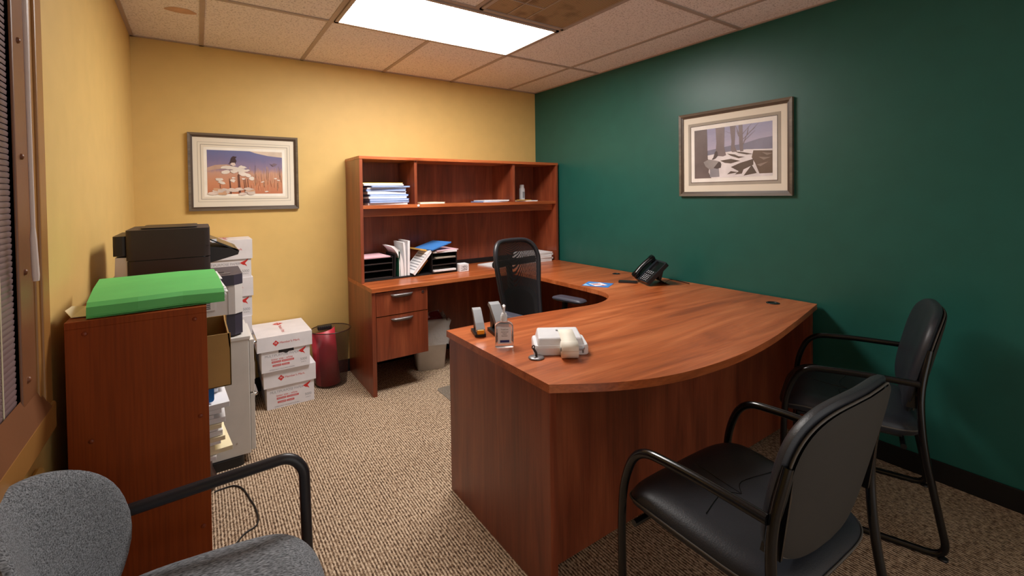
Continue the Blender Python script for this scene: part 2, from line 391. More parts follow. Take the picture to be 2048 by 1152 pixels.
g.box(0, .02, YF, 0, H-.006, H, M['tbar']).box(W-.02, W, YF, 0, H-.006, H, M['tbar']).box(0, W, -.02, 0, H-.006, H, M['tbar'])
struct(g.build('trim_1'))
for i, (cx, cy, r, a0) in enumerate(((.26, -1.02, .075, 0), (.27, -.62, .07, 0))):
    pts = [(cx+r*math.cos(a)*1.0*(1+.12*math.sin(3*a)), cy+r*.62*math.sin(a), H-.0012) for a in [math.pi*2*k/26 for k in range(26)]]
    tag(MB().poly([(p[0], p[1], p[2]) for p in pts], M['stain']).build('water_stain'), 'brown water stain on the ceiling tile, %s' % ('nearer the camera' if i == 0 else 'nearer the back wall'), 'stain')
# ceiling lamp
x0, x1, y0, y1 = XL+.015, XL+2*T-.015, Y1-T+.015, Y1-.015
t = thing('ceiling_light', 'bright rectangular white troffer light set into the ceiling grid', 'ceiling light', (0, 0, 0))
MB().box(x0+.018, x1-.018, y0+.018, y1-.018, H-.010, H-.0075, M['lamp']).build('diffuser', t)
MB().box(x0, x1, y0, y0+.02, H-.014, H-.0005, M['tbar']).box(x0, x1, y1-.02, y1, H-.014, H-.0005, M['tbar']).box(x0, x0+.02, y0, y1, H-.014, H-.0005, M['tbar']).box(x1-.02, x1, y0, y1, H-.014, H-.0005, M['tbar']).build('frame', t)
# air vent
t = thing('ceiling_vent', 'perforated beige ceiling air vent with dusty stains beside the light', 'vent')
vx0, vx1, vy0, vy1 = XL+T+.012, XL+2*T-.012, Y1-2*T+.012, Y1-T-.014
MB().box(vx0, vx1, vy0, vy1, H-.008, H-.001, M['perf']).build('grille', t)
g = MB()
for a, b, c, d in ((vx0, vx1, vy0, vy0+.02), (vx0, vx1, vy1-.02, vy1), (vx0, vx0+.02, vy0, vy1), (vx1-.02, vx1, vy0, vy1)): g.box(a, b, c, d, H-.015, H-.001, M['tbar'])
g.build('frame', t)
g = MB()
for fx in (.28, .5): g.box(vx0+fx*.58, vx0+fx*.58+.006, vy0, vy1, H-.012, H-.008, M['tbar'])
g.box(vx0, vx0+.30, (vy0+vy1)/2+.1, (vy0+vy1)/2+.106, H-.012, H-.008, M['tbar'])
g.build('louvre_bars', t)
# window
t = thing('window_1', '', '', (0, 0, 0)); del t['label']; del t['category']; t['kind'] = 'structure'
bm_, tm_ = M['brown_metal'], M['tan_metal']
MB().box(0, .016, WY1+.12, WY1+.178, .83, 2.3, tm_).box(0, .010, WY1+.10, WY1+.12, .83, 2.3, tm_).build('outer_casing', t, bevel=.004)
MB().box(-.05, .005, WY1, WY1+.10, WZ0, 2.3, bm_).box(-.05, .005, WY0, WY1+.1, WZ1, 2.3, bm_).build('jamb', t, bevel=.003)
MB().box(0, .022, -3.4, WY1+.178, .795, .865, tm_).build('lower_rail', t, bevel=.006)
MB().add([(.0, -3.4, .93), (.0, WY1+.10, .93), (.022, WY1+.14, .862), (.022, -3.4, .862), (.0, -3.4, .862), (0, WY1+.14, .862)], [(0, 3, 2, 1), (1, 2, 5), (0, 4, 3)], bm_).box(-.06, .0, -3.3, WY1, .865, .905, bm_).build('window_sill', t, bevel=.002)
g = MB()
for z in (.99, 1.205, 1.46, 1.715, 1.97): g.lathe([(.0065, 0), (.006, .003), (.003, .005), (0, .0055)], M['screw'], seg=12)
g.v = []
g = MB()
for z in (.965, 1.205, 1.46, 1.715, 1.97):
    g.T = Matrix.Translation((.005, WY1+.035, z)) @ Matrix.Rotation(math.pi/2, 4, 'Y')
    g.lathe([(.007, 0), (.0065, .003), (.003, .005), (0, .0055)], M['screw'], seg=12)
g.build('stop_screws', t)
MB().box(-.062, -.058, WY0, WY1, WZ0, WZ1, plain('night glass', (30, 30, 36), .06)).build('pane', t)
# blind
t = thing('window_blind', 'closed dark metal blind filling the window on the left', 'blind')
g = MB(); z = WZ0+.012
while z < WZ1-.05:
    g.add([(-.005, WY0+.01, z), (-.005, WY1-.004, z), (-.010, WY1-.004, z+.015), (-.010, WY0+.01, z+.015), (-.004, WY1-.004, z+.008), (-.004, WY0+.01, z+.008)], [(0, 1, 4, 5), (5, 4, 2, 3)], M['slat'], True); z += .0125
o = g.build('slats', t)
MB().box(-.04, -.005, WY0+.005, WY1-.005, WZ1-.04, WZ1-.004, M['slat']).build('head_rail', t, bevel=.002)
g = MB(); g.tube([(-.003, WY1-.09, WZ0+.01), (-.003, WY1-.09, WZ1-.03)], .0012, M['cream']); g.build('ladder_cord', t)
t = thing('blind_wand', 'long translucent plastic blind wand hanging beside the window frame', 'wand')
MB().tube([(.034, -2.290, 2.20), (.032, -2.280, 1.8), (.030, -2.267, 1.55), (.030, -2.262, 1.30)], [.0045, .0045, .0042, .004], M['clear'], seg=6).build('rod', t)
MB().tube([(.030, -2.262, 1.305), (.030, -2.262, 1.28), (.030, -2.253, 1.20), (.030, -2.252, 1.188)], [.004, .0058, .0066, .0055], M['clear'], seg=6).build('grip', t)
MB().tube([(.0, -2.29, 2.17), (.02, -2.29, 2.215), (.034, -2.29, 2.20)], .003, M['chrome']).build('hook', t)
# raised yellow panel under the window
struct(MB().box(0, .018, -3.2, -2.165, .12, .745, M['yellow']).build('trim_2', bevel=.012, seg=2))
# ------------------------------------------------------------------ pictures
def pic_frame(name, label, loc, rz, w_, h_, fw, inner, paint, shapes, dbl):
    t = thing(name, label, 'picture', loc, rz)
    g = MB()
    for k, (d0, d1, dep, mm) in enumerate(((0, fw*.55, .024, M['frame_wood']), (fw*.55, fw, .017, M['frame_dark']))):
        X, Z = w_/2-d0, h_/2-d0; x, z = w_/2-d1, h_/2-d1; yb, yf = -.001, -dep
        o = [(-X, Z), (X, Z), (X, -Z), (-X, -Z)]; i = [(-x, z), (x, z), (x, -z), (-x, -z)]
        for a in range(4):
            b = (a+1) % 4
            g.add([(o[a][0], yb, o[a][1]), (o[b][0], yb, o[b][1]), (o[b][0], yf, o[b][1]), (o[a][0], yf, o[a][1]), (i[a][0], yf+.003, i[a][1]), (i[b][0], yf+.003, i[b][1]), (i[a][0], yb, i[a][1]), (i[b][0], yb, i[b][1])],
                  [(0, 1, 2, 3), (3, 2, 5, 4), (4, 5, 7, 6)], mm)
    g.build('frame', t)
    x, z = w_/2-fw+.002, h_/2-fw+.002
    MB().box(-x, x, -.009, -.001, -z, z, M['mat_board']).build('mat_board', t)
    g = MB(); ix, iz, cx, cz = inner
    def outline(e, th, y, mm):
        for a, b, c, d in ((cx-ix-e, cx+ix+e, cz+iz+e-th, cz+iz+e), (cx-ix-e, cx+ix+e, cz-iz-e, cz-iz-e+th), (cx-ix-e, cx-ix-e+th, cz-iz-e+th, cz+iz+e-th), (cx+ix+e-th, cx+ix+e, cz-iz-e+th, cz+iz+e-th)):
            g.box(a, b, y, -.0088, c, d, mm)
    for e, th, mm in dbl: outline(e, th, -.0095, mm)
    g.build('mat_lines', t)
    g = MB(); g.box(cx-ix, cx+ix, -.0100, -.009, cz-iz, cz+iz, paint)
    yy = -.0102
    for pts, mm in shapes:
        g.poly([(cx-ix+p[0]*2*ix, yy, cz-iz+p[1]*2*iz) for p in pts], mm); yy -= .00003
    g.build('print', t)
    return t
def C(c, n=[0]): n[0] += 1; return plain('paint %d' % n[0], c, .4, vary=.15)
def blob(cx, cy, rx, ry, n=12, j=.25, rot=0):
    return [(cx+rx*math.cos(a)*(1+random.uniform(-j, j))*math.cos(rot)-ry*math.sin(a)*math.sin(rot), cy+ry*math.sin(a)*(1+random.uniform(-j, j))+rx*math.cos(a)*math.sin(rot)) for a in [2*math.pi*k/n for k in range(n)]]
# snowy weeds and a bird
snow, bird, stem, brush = C((232, 220, 208)), C((66, 44, 46)), C((96, 62, 50)), C((214, 168, 132))
fog = C((218, 200, 188))
sh = []
sh.append(([(.55, 1), (.62, .96), (.8, .9), (1, .87), (1, 1)], C((216, 196, 176))))
sh.append(([(0, .60), (.1, .66), (.25, .68), (.3, .66), (.28, .60), (.1, .56), (0, .52)], C((196, 160, 140))))
for k in range(70):
    x = random.uniform(.55, 1); y = random.uniform(0, .45); hh = random.uniform(.1, .3); dx = random.uniform(-.02, .02)
    sh.append(([(x, y), (x+.004, y), (x+.003+dx, y+hh), (x+dx, y+hh)], random.choice((brush, stem, C((190, 110, 74)) if k < 2 else brush))))
for x, y0_, y1_ in ((.41, 0, .5), (.42, 0, .44), (.40, .02, .44), (.29, 0, .36), (.30, 0, .3), (.17, 0, .22), (.48, 0, .38), (.50, 0, .36), (.53, .05, .35)):
    sh.append(([(x-.004, y0_), (x+.004, y0_), (x-.01, y1_), (x-.016, y1_)], stem))
for cx, cy, rx, ry, ro in ((.30, .60, .12, .035, -.1), (.40, .56, .13, .04, -.35), (.24, .50, .07, .035, .1), (.22, .61, .06, .03, .2), (.46, .47, .08, .035, -.5), (.52, .43, .05, .03, -.6), (.57, .36, .05, .028, -.7), (.34, .52, .06, .03, 0), (.45, .62, .06, .03, -.2), (.52, .55, .03, .015, .2), (.15, .33, .07, .025, 0), (.18, .26, .06, .025, -.6), (.32, .31, .04, .03, .2), (.33, .37, .03, .015, 0), (.46, .35, .03, .015, 0), (.9, .36, .03, .01, .2), (.94, .32, .03, .01, -.4), (.77, .05, .03, .015, .2), (.72, .28, .03, .01, .5)):
    sh.append((blob(cx, cy, rx*.85, ry*1.2, 12, .3, ro), snow))
for k in range(24): sh.append((blob(random.uniform(.05, .6), random.uniform(.0, .12), .06, .035, 8, .3), fog if k % 3 else C((206, 176, 158)) if k < 4 else brush))
sh.append(([(.26, .68), (.29, .72), (.31, .84), (.33, .87), (.38, .86), (.36, .82), (.375, .76), (.36, .70), (.33, .72), (.30, .71)], bird))
sh.append(([(.29, .68), (.31, .72), (.35, .72), (.365, .66), (.33, .64)], C((226, 206, 196))))
sh.append(([(.82, .72), (.85, .70), (.88, .73), (.93, .71), (.91, .68), (.87, .65), (.85, .68)], C((120, 100, 112))))
pf = m_paint('winter weeds print', ((0, (196, 120, 84)), (.25, (206, 138, 100)), (.48, (200, 152, 128)), (.58, (150, 128, 150)), (.8, (120, 112, 150)), (1, (108, 112, 158))), z0=-.145, z1=.145, nscale=(10, 10, 2.0), amp=.22)
pic_frame('framed_picture', 'framed print of a bird on snowy weeds on the yellow wall', (.605, 0, 1.5388), 0, .658, .516, .026, (.225, .1475, 0, .001), pf, sh,
          ((.052, .002, M['mat_grey']), (.036, .004, M['mat_grey']), (.018, .018, plain('bright inner mat', (246, 240, 228), .8))))
# trees, sap bucket and snowy road
bark, bark2, snow2, shade, sky2, hill, road = C((112, 98, 96)), C((132, 116, 116)), C((230, 222, 222)), C((98, 82, 72)), C((182, 172, 190)), C((132, 128, 146)), C((112, 92, 78))
sh = []
sh.append(([(.18, .56), (.5, .62), (.65, .63), (.85, .70), (1, .72), (1, .5), (.18, .45)], hill))
sh.append(([(.17, .46), (.4, .50), (.7, .52), (1, .49), (1, .0), (.17, 0)], snow2))
sh.append(([(.78, .49), (1, .46), (1, .05), (.85, .05), (.80, .25), (.76, .36)], road))
for p in ([(.36, .34), (.5, .36), (.62, .31), (.5, .27), (.42, .29)], [(.5, .20), (.62, .27), (.78, .33), (.78, .22), (.66, .14), (.64, .06), (.55, .05), (.6, .11)], [(.66, .02), (.76, .22), (.82, .06)], [(.45, .47), (.55, .44), (.6, .40), (.68, .38), (.6, .36), (.5, .42)], [(.55, .5), (.66, .47), (.78, .42), (.7, .42), (.6, .46)], [(.45, .06), (.6, .09), (.5, .12)]):
    sh.append((p, shade))
for p in ([(.84, .36), (.98, .34), (.9, .30)], [(.82, .22), (.95, .26), (.86, .18)], [(.88, .44), (1, .41), (.94, .38)]): sh.append((p, C((150, 132, 120))))
sh.append(([(.30, 1), (.42, 1), (.415, .6), (.44, .44), (.40, .42), (.32, .44), (.30, .52), (.31, .7)], bark2))
sh.append(([(.49, 1), (.56, 1), (.55, .6), (.58, .49), (.52, .49), (.50, .52), (.51, .7)], bark2))
sh.append(([(.60, 1), (.65, 1), (.655, .6), (.66, .49), (.62, .49), (.61, .6)], bark2))
for x0_, y0_, x1_, y1_ in ((.63, .8, .76, 1), (.65, .72, .84, .99), (.66, .68, .80, .86), (.60, .82, .56, 1), (.52, .84, .42, .92), (.6, .78, .57, .9), (.65, .62, .70, .8), (.70, .8, .72, .95), (.73, .84, .8, .92)):
    sh.append(([(x0_, y0_), (x0_+.012, y0_), (x1_+.004, y1_), (x1_, y1_)], bark2))
sh.append(([(0, 1), (.18, 1), (.185, .6), (.19, .4), (.22, .28), (.2, .12), (.24, 0), (0, 0)], bark))
sh.append(([(.22, .02), (.22, .2), (.34, .22), (.35, .02)], C((150, 146, 152))))
sh.append(([(.13, .33), (.2, .38), (.3, .35), (.36, .32), (.38, .26), (.37, .22), (.22, .17), (.16, .24)], C((156, 148, 146))))
sh.append(([(.27, .2), (.34, .32), (.37, .30), (.37, .20), (.32, .18)], C((84, 72, 70))))
sh.append(([(.245, .37), (.27, .42), (.29, .52), (.31, .54), (.325, .52), (.33, .44), (.30, .39), (.27, .37)], C((90, 76, 74))))
pf = m_paint('winter trees print', ((0, (196, 184, 196)), (.5, (186, 176, 196)), (1, (150, 146, 176))), z0=-.16, z1=.16, nscale=(2, 2, 8), amp=.5)
pic_frame('framed_picture', 'framed print of bare trees and a bucket in snow on the green wall', (W, -2.051, 1.6168), -math.pi/2, .742, .564, .03, (.2565, .1625, 0, 0), pf, sh,
          ((.048, .018, M['mat_grey']), (.03, .004, M['frame_dark']), (.026, .026, plain('bright inner mat two', (246, 240, 232), .8))))
# ------------------------------------------------------------------ U-shaped desk group
DZ, TT = .7392, .0285
def ring_grommet(x, y, z, parent, r=.034):
    MB().lathe([(r*.72, .0005), (r*.74, .003), (r*.95, .0035), (r, .0018), (r, .0002)], M['black_plastic'], (x, y, z), 28, cap=False).lathe([(0, .0006), (r*.74, .0006)], M['black_gloss'], (x, y, z), 28, cap=False).build('grommet', parent)
t = thing('credenza', 'cherry wood credenza desk with two drawers under the hutch', 'desk', (1.273, 0, 0))
L = W-.02-1.273
MB().box(0, L, -.605, -.012, DZ-TT, DZ, M['wood_x']).build('top', t, bevel=.0015)
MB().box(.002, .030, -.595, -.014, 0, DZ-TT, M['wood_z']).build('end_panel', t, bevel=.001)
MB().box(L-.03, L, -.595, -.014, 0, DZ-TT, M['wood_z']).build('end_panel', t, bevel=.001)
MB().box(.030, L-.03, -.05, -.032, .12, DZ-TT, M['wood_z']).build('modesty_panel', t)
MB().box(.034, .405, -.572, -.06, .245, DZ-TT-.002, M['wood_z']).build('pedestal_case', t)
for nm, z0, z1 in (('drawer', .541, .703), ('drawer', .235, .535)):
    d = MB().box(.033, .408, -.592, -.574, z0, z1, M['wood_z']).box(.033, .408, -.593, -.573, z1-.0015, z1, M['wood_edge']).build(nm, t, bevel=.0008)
    g = MB(); cx = .215; zz = z1-.028
    prof = []
    for k in range(17):
        u = k/16*2-1; ww = math.sqrt(max(0, 1-abs(u)**4))
        yo = -.593-.024*ww
        prof.append((u*.080, yo, ww))
    vs = []
    for u, yo, ww in prof: vs += [(cx+u, -.592, zz+.007), (cx+u, yo, zz+.007), (cx+u, yo-.001, zz+.002), (cx+u*.96, yo*.4-.592*.6, zz-.016*ww)]
    fs = []
    for k in range(16):
        for j in range(3): fs.append((k*4+j, (k+1)*4+j, (k+1)*4+j+1, k*4+j+1))
        fs.append((k*4+3, (k+1)*4+3, (k+1)*4, k*4))
    g.add(vs, fs, M['pewter'], True); g.build('handle', d)
    if z0 > .5:
        g = MB(); g.T = Matrix.Translation((.372, -.592, .672)) @ Matrix.Rotation(math.pi/2, 4, 'X')
        g.lathe([(.010, 0), (.010, .002), (.008, .003), (.004, .003), (.003, .0015), (0, .0015)], M['brown_bin'], seg=20).build('lock', d)
# bridge
t = thing('desk_bridge', 'cherry wood bridge linking credenza and bow front desk along green wall', 'desk', (2.435, -1.4515, 0))
MB().box(0, W-.02-2.435, 0, .8455, DZ-TT, DZ, M['wood_x']).build('top', t, bevel=.001)
MB().box(W-.09-2.435, W-.07-2.435, .01, .84, .12, DZ-TT, M['wood_z']).build('modesty_panel', t)
ring_grommet(2.975-2.435, -1.215+1.4515, DZ, t, .030)
# bow front desk
t = thing('bow_front_desk', 'large cherry wood bow front executive desk in the room centre', 'desk', (1.256, -1.755, 0))
bow = smooth_path([(3.115, -2.548, 0), (2.815, -2.607, 0), (2.574, -2.652, 0), (2.35, -2.690, 0), (2.1, -2.716, 0), (1.88, -2.718, 0), (1.65, -2.690, 0), (1.455, -2.622, 0), (1.256, -2.502, 0)], 6)
inner = smooth_path([(1.256, -1.755, 0), (1.62, -1.757, 0), (1.9, -1.782, 0), (2.10, -1.808, 0), (2.22, -1.797, 0), (2.33, -1.745, 0), (2.405, -1.66, 0), (2.432, -1.56, 0), (2.435, -1.452, 0)], 6)
poly = [(p.x-1.256, p.y+1.755) for p in inner]+[(3.115-1.256, -1.452+1.755)]+[(p.x-1.256, p.y+1.755) for p in bow]
MB().prism(poly[::-1][::-1], DZ-TT, DZ, M['wood_x']).build('top', t, bevel=.0015)
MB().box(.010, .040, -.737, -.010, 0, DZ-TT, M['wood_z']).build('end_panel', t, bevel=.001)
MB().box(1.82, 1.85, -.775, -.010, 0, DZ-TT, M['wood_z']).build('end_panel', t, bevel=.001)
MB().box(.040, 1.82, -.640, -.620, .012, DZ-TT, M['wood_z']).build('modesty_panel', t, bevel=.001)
ring_grommet(2.946-1.256, -2.395+1.755, DZ, t, .034)
# hutch
t = thing('hutch', 'cherry wood open hutch with three cubbies standing on the credenza', 'hutch', (1.273, 0, DZ))
HH = 1.653-DZ; HL = 3.108-1.273; sz = 1.298-DZ
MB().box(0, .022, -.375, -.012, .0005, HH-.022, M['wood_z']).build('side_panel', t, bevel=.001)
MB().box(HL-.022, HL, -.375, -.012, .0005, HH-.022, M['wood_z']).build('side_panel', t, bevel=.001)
MB().box(-.002, HL+.002, -.378, -.012, HH-.022, HH, M['wood_x']).build('top_panel', t, bevel=.001)
MB().box(.022, HL-.022, -.368, -.022, sz-.026, sz, M['wood_x']).build('shelf', t, bevel=.001)
MB().box(.022, HL-.022, -.315, -.297, sz-.085, sz-.026, M['wood_x']).build('light_rail', t)
for x in (.418, 1.333): MB().box(x, x+.022, -.362, -.022, sz, HH-.022, M['wood_z']).build('divider', t, bevel=.001)
MB().box(.022, HL-.022, -.022, -.012, .045, HH-.022, M['wood_z']).box(.022, HL-.022, -.020, -.012, .0005, .045, M['black_plastic']).build('back_panel', t)
g = MB(); g.T = Matrix.Translation((.445, -.3685, sz-.012)) @ Matrix.Rotation(math.pi/2, 4, 'X')
g.lathe([(.0105, 0), (.0105, .0006), (0, .0006)], M['sticker'], seg=20); tag(g.build('round_sticker'), 'small round white sticker on the hutch shelf edge', 'sticker').location = (1.273, 0, DZ)
# ------------------------------------------------------------------ paper boxes
def diamond(g, o, xd, yd, r, m1, m2):
    o, xd, yd = Vector(o), Vector(xd).normalized(), Vector(yd).normalized(); nn = xd.cross(yd)
    g.poly([o-xd*r, o-yd*r, o+xd*r, o+yd*r], m1); g.text('M', r*.95, o+nn*.0003, xd, yd, m2)
BIRD = [(-.5, .12), (-.1, .30), (.15, .42), (.5, .62), (.42, .38), (.22, .15), (.12, .02), (.22, -.1), (.36, -.42), (.1, -.2), (-.12, -.16), (-.3, -.02), (-.52, .04), (-.30, .08)]
def paper_box(label, x0, x1, yf, z0, ztop, zlid, lx0, lx1, grp, dx=0, flap=False):
    t = thing('paper_box', label, 'box', ((x0+x1)/2, yf, z0), 0, grp)
    w2 = (x1-x0)/2; h = ztop-z0; D = min(.385, -.012-yf); lw0, lw1 = lx0-(x0+x1)/2, lx1-(x0+x1)/2; zl = zlid-z0
    g = MB()
    g.box(-w2, w2, .008, D-.006, 0, h-.006, M['box_white'])
    g.box(-.045, .045, .0072, .0085, zl-.02, zl+.01, M['dark_print']) if flap else None
    if flap: g.add([(-.02+a*.04, .0073, zl-.03+.012*abs(a-.5)*2) for a in (0, .25, .5, .75, 1)]+[(.02, .0073, zl-.018), (-.02, .0073, zl-.018)], [tuple(range(7))], M['dark_print'])
    # printing
    y = .0076; X, Z = (1, 0, 0), (0, 0, 1); bh = zl
    g.text('MULTIPURPOSE PAPER', .0225, (-.025, y, bh*.75), X, Z, M['grey_print'], sx=.88)
    g.text('letter size - white', .0185, (-.025, y, bh*.57), X, Z, M['red_print'], sx=.95)
    for r_, (a, bb) in enumerate((((-.085, -.03), (-.026, .045)), ((-.08, -.03), (-.026, .018)))):
        for p, q in (a, bb):
            zz = bh*(.44-.17*r_); g.quad((p, y, zz-.006), (q, y, zz-.006), (q, y, zz+.006), (p, y, zz+.006), M['red_print'])
            k = p+.004
            while k < q-.004: g.quad((k, y-.0002, zz-.0018), (k+.003, y-.0002, zz-.0018), (k+.003, y-.0002, zz+.0018), (k, y-.0002, zz+.0018), M['box_white']); k += .0045
    g.text('5000', .023, (.103, y, bh*.34), X, Z, M['grey_print'], sx=.9); g.text('SHEETS', .0095, (.103, y, bh*.2), X, Z, M['grey_print'], sx=1.05)
    g.text('LETTER 8.5 IN X 11 IN (215.9MM X 279.4MM)', .0075, (-.025, y, bh*.08), X, Z, M['dark_print'])
    cx, cz, s_ = .095, bh*.74, .048
    g.add([(cx+p[0]*s_, y, cz+p[1]*s_) for p in BIRD], [tuple(range(len(BIRD)))], M['red_print'])
    g.build('body', t)
    g = MB(); g.box(lw0, lw1, 0, D, zl, h, M['box_white']); xc = (lw0+lw1)/2; zc = (zl+h)/2
    diamond(g, (xc-.055, -.0006, zc), X, Z, .019, M['red_print'], M['box_white'])
    g.text("Member's Mark.", .019, (xc+.028, -.0006, zc), X, Z, M['red_print'], sx=.98)
    diamond(g, (xc-.005, D*.80, h+.0006), (1, 0, 0), (0, 1, 0), .034, M['red_print'], M['box_white'])
    g.text("Member's Mark", .030, (xc+.0, D*.42, h+.0006), (0, -1, 0), (1, 0, 0), M['red_print'])
    # left end of body
    g.add([(lw0-.0006, .06+p[0]*.04+.02, h*.75+p[1]*.05) for p in BIRD][::-1], [tuple(range(len(BIRD)))], M['red_print'])
    g.build('lid', t)
    return t
GB = 'white cartons of copy paper'
paper_box('lower white copy paper carton on the floor beside the grey cabinet', .662, .944, -.383, 0, .250, .142, .645, .955, GB)
paper_box('upper white copy paper carton with open hand slot, beside the wastebasket', .634, .918, -.405, .2505, .478, .385, .610, .932, GB, flap=True)
zs = [(0, .302, .19), (.3025, .604, .49), (.6045, .853, .735), (.8535, 1.098, .975)]
nm = ('bottom', 'third from the top', 'second from the top', 'topmost')
for i, (a, b, c) in enumerate(zs):
    d = (0, -.012, .0, .0)[i]
    paper_box('white copy paper carton, %s of the tall stack behind the printers' % nm[i], .330+d, .600+d, -.285, a, b, c, .322+d, .608+d, GB)
# ------------------------------------------------------------------ bookcase
BX0, BX1, BY0, BY1, BH = .04, .338, -2.078, -1.175, 1.0527
t = thing('bookcase', 'low reddish brown bookcase side-on in the left foreground', 'bookcase', (BX0, BY0, 0))
w_, l_ = BX1-BX0, BY1-BY0
MB().box(0, w_, 0, .020, 0, BH-.018, M['wood_book']).build('side_panel', t, bevel=.001)
MB().box(0, w_, l_-.02, l_, 0, BH-.018, M['wood_book']).build('side_panel', t, bevel=.001)
MB().box(0, w_, 0, l_, BH-.018, BH, M['wood_book']).build('top_panel', t, bevel=.001)
for z in (.07, .43, .775): MB().box(.008, w_-.01, .02, l_-.02, z-.018, z, M['wood_book']).build('shelf', t)
MB().box(0, .006, .02, l_-.02, 0, BH-.018, M['wood_book']).build('back_panel', t)
for x, z in ((.038, 1.02), (w_-.028, 1.02), (.045, .74), (w_-.02, .74), (.045, .42), (w_-.02, .42)):
    g = MB(); g.T = Matrix.Translation((x, 0, z)) @ Matrix.Rotation(math.pi/2, 4, 'X')
    g.lathe([(.0062, 0), (.0055, .002), (.003, .0032), (0, .0036)], M['screw_cap'], seg=16).build('screw_cap', t)
# green folder bundle on the bookcase
def sheet(g, x0, x1, y0, y1, z0, z1, m): g.box(x0, x1, y0, y1, z0, z1, m)
t = thing('green_folder', 'thick bright green folder stuffed with papers lying on the bookcase', 'folder', (.225, -1.885, BH), math.radians(3))
g = MB()
prof = [(-.17, .004), (-.171, .010), (-.166, .030), (-.150, .040), (.0, .054), (.17, .058)]
vs = []; n = len(prof)
for x in (-.155, -.05, .05, .150):
    for k, (y, z) in enumerate(prof): vs.append((x, y+.004*math.sin(x*30), z+(.002 if abs(x) < .1 else 0)))
fs = [(i*n+j, (i+1)*n+j, (i+1)*n+j+1, i*n+j+1) for i in range(3) for j in range(n-1)]
g.add(vs, fs, M['green_folder'])
g.add([(-.155, -.17, .0035), (.15, -.17, .0035), (.15, .17, .0035), (-.155, .17, .0035)], [(0, 1, 2, 3)], M['green_folder'])
c = g.build('cover', t); md = c.modifiers.new('solid', 'SOLIDIFY'); md.thickness = .0015
g = MB(); z = .005
for k in range(15):
    a = random.uniform(-.004, .012); sheet(g, -.148, .150+a, -.155+.0+(0 if k < 9 else (k-8)*.022), .165, z, z+.0024, M['white_paper']); z += .0030
g.build('papers', t)
o = MB().add([(-.03, 0, 0), (.03, -.01, 0), (.036, .10, .002), (-.02, .13, .004), (-.045, .10, .012), (-.05, .05, .01)], [(0, 1, 2, 3), (0, 3, 4, 5)], M['cream']).build('curled_paper', loc=(.075, -2.025, BH+.004))
md = o.modifiers.new('solid', 'SOLIDIFY'); md.thickness = .0015
tag(o, 'curled cream paper poking out left of the green folder on the bookcase', 'paper')
# carton on the bookcase shelf
t = thing('cardboard_box', 'open brown cardboard box sticking out of the bookcase shelf', 'box', (.195, -1.98, .7755))
g = MB(); bx, by, bz = .205, .27, .165
for a, b, c, d, e, f in ((-.1, bx, 0, .004, 0, bz), (-.1, bx, by-.004, by, 0, bz), (-.1, -.096, 0, by, 0, bz), (bx-.004, bx, 0, by, 0, bz*.72), (-.1, bx, 0, by, 0, .004)): g.box(a, b, c, d, e, f, M['carton'])
g.build('box_body', t, bevel=.001)
g = MB(); g.add([(bx, 0, bz*.72), (bx, by, bz*.72), (bx-.004, by, bz+.0), (bx-.008, by*.5, bz+.015), (bx-.004, 0, bz)], [(0, 1, 2, 3, 4)], M['carton']); o = g.build('flap', t); md = o.modifiers.new('solid', 'SOLIDIFY'); md.thickness = .004
# blue binder, papers on the middle shelf
t = thing('blue_binder', 'bright blue binder end sticking out of the bookcase under the box', 'binder', (.25, -1.70, .630))
MB().prism(rrect(-.12, .108, 0, .118, .012), 0, .006, M['blue_deep'], 'y').prism(rrect(-.12, .108, 0, .118, .012), .070, .076, M['blue_deep'], 'y').box(.100, .108, .006, .070, .01, .108, M['blue_deep']).build('cover', t, bevel=.001); MB().box(-.11, .098, .008, .068, .004, .112, M['white_paper']).build('papers', t)
z = .630
for k in range(8):
    o = MB().box(-.13, .12+(.022*math.sin(k*2.3)), -.075, .075, 0, .0092, M['white_paper']).build('loose_papers', loc=(.255, -1.525, z), rotz=random.uniform(-.12, .12), bevel=.001); z += .0100
    tag(o, 'white wad of paper behind the blue binder, layer %d from the bottom' % (k+1), 'paper', 'papers behind the blue binder')
z = .4305
for k in range(12):
    m = M['cream'] if k in (1, 2, 4, 7) else M['white_paper']; th = .0132+.003*(k % 3)
    o = MB().box(-.13, .122+(.018*math.sin(k*1.9)), -.13, .13, 0, th-.0008, m).build('loose_papers', loc=(.255+random.uniform(-.01, .01), -1.59, z), rotz=random.uniform(-.1, .1), bevel=.001); z += th
    tag(o, '%s wad of paper in the bookcase pile, layer %d counted from the shelf up' % ('cream' if m == M['cream'] else 'white', k+1), 'paper', 'papers piled on the bookcase shelf')
# ------------------------------------------------------------------ all-in-one printer on the bookcase
t = thing('black_printer', 'black all-in-one printer with scanner lid on the far end of the bookcase', 'printer', (.0, -1.44, BH))
MB().prism(rrect(.10, .362, 0, .33, .02), .012, .075, M['aio']).build('lower_body', t, bevel=.006)
MB().prism(rrect(.098, .362, -.002, .332, .02), .079, .122, M['aio']).prism(rrect(.102, .358, .002, .328, .02), .074, .080, M['black_gloss']).build('middle_body', t, bevel=.003)
MB().prism(rrect(.098, .362, -.003, .333, .018), .121, .193, M['aio']).prism(rrect(.14, .32, .03, .30, .02), .193, .199, M['aio_edge']).build('scanner_lid', t, bevel=.004)
MB().prism(rrect(.060, .10, .01, .30, .012), .098, .172, M['aio_edge']).build('rear_cover', t, bevel=.004)
MB().box(.12, .34, .01, .30, .0003, .014, M['black_plastic']).build('foot', t)
g = MB(); g.prism([(.360, .045), (.46, .072), (.465, .088), (.452, .098), (.36, .112)], .03, .30, M['aio_edge'], 'y').build('output_tray', t, bevel=.003)
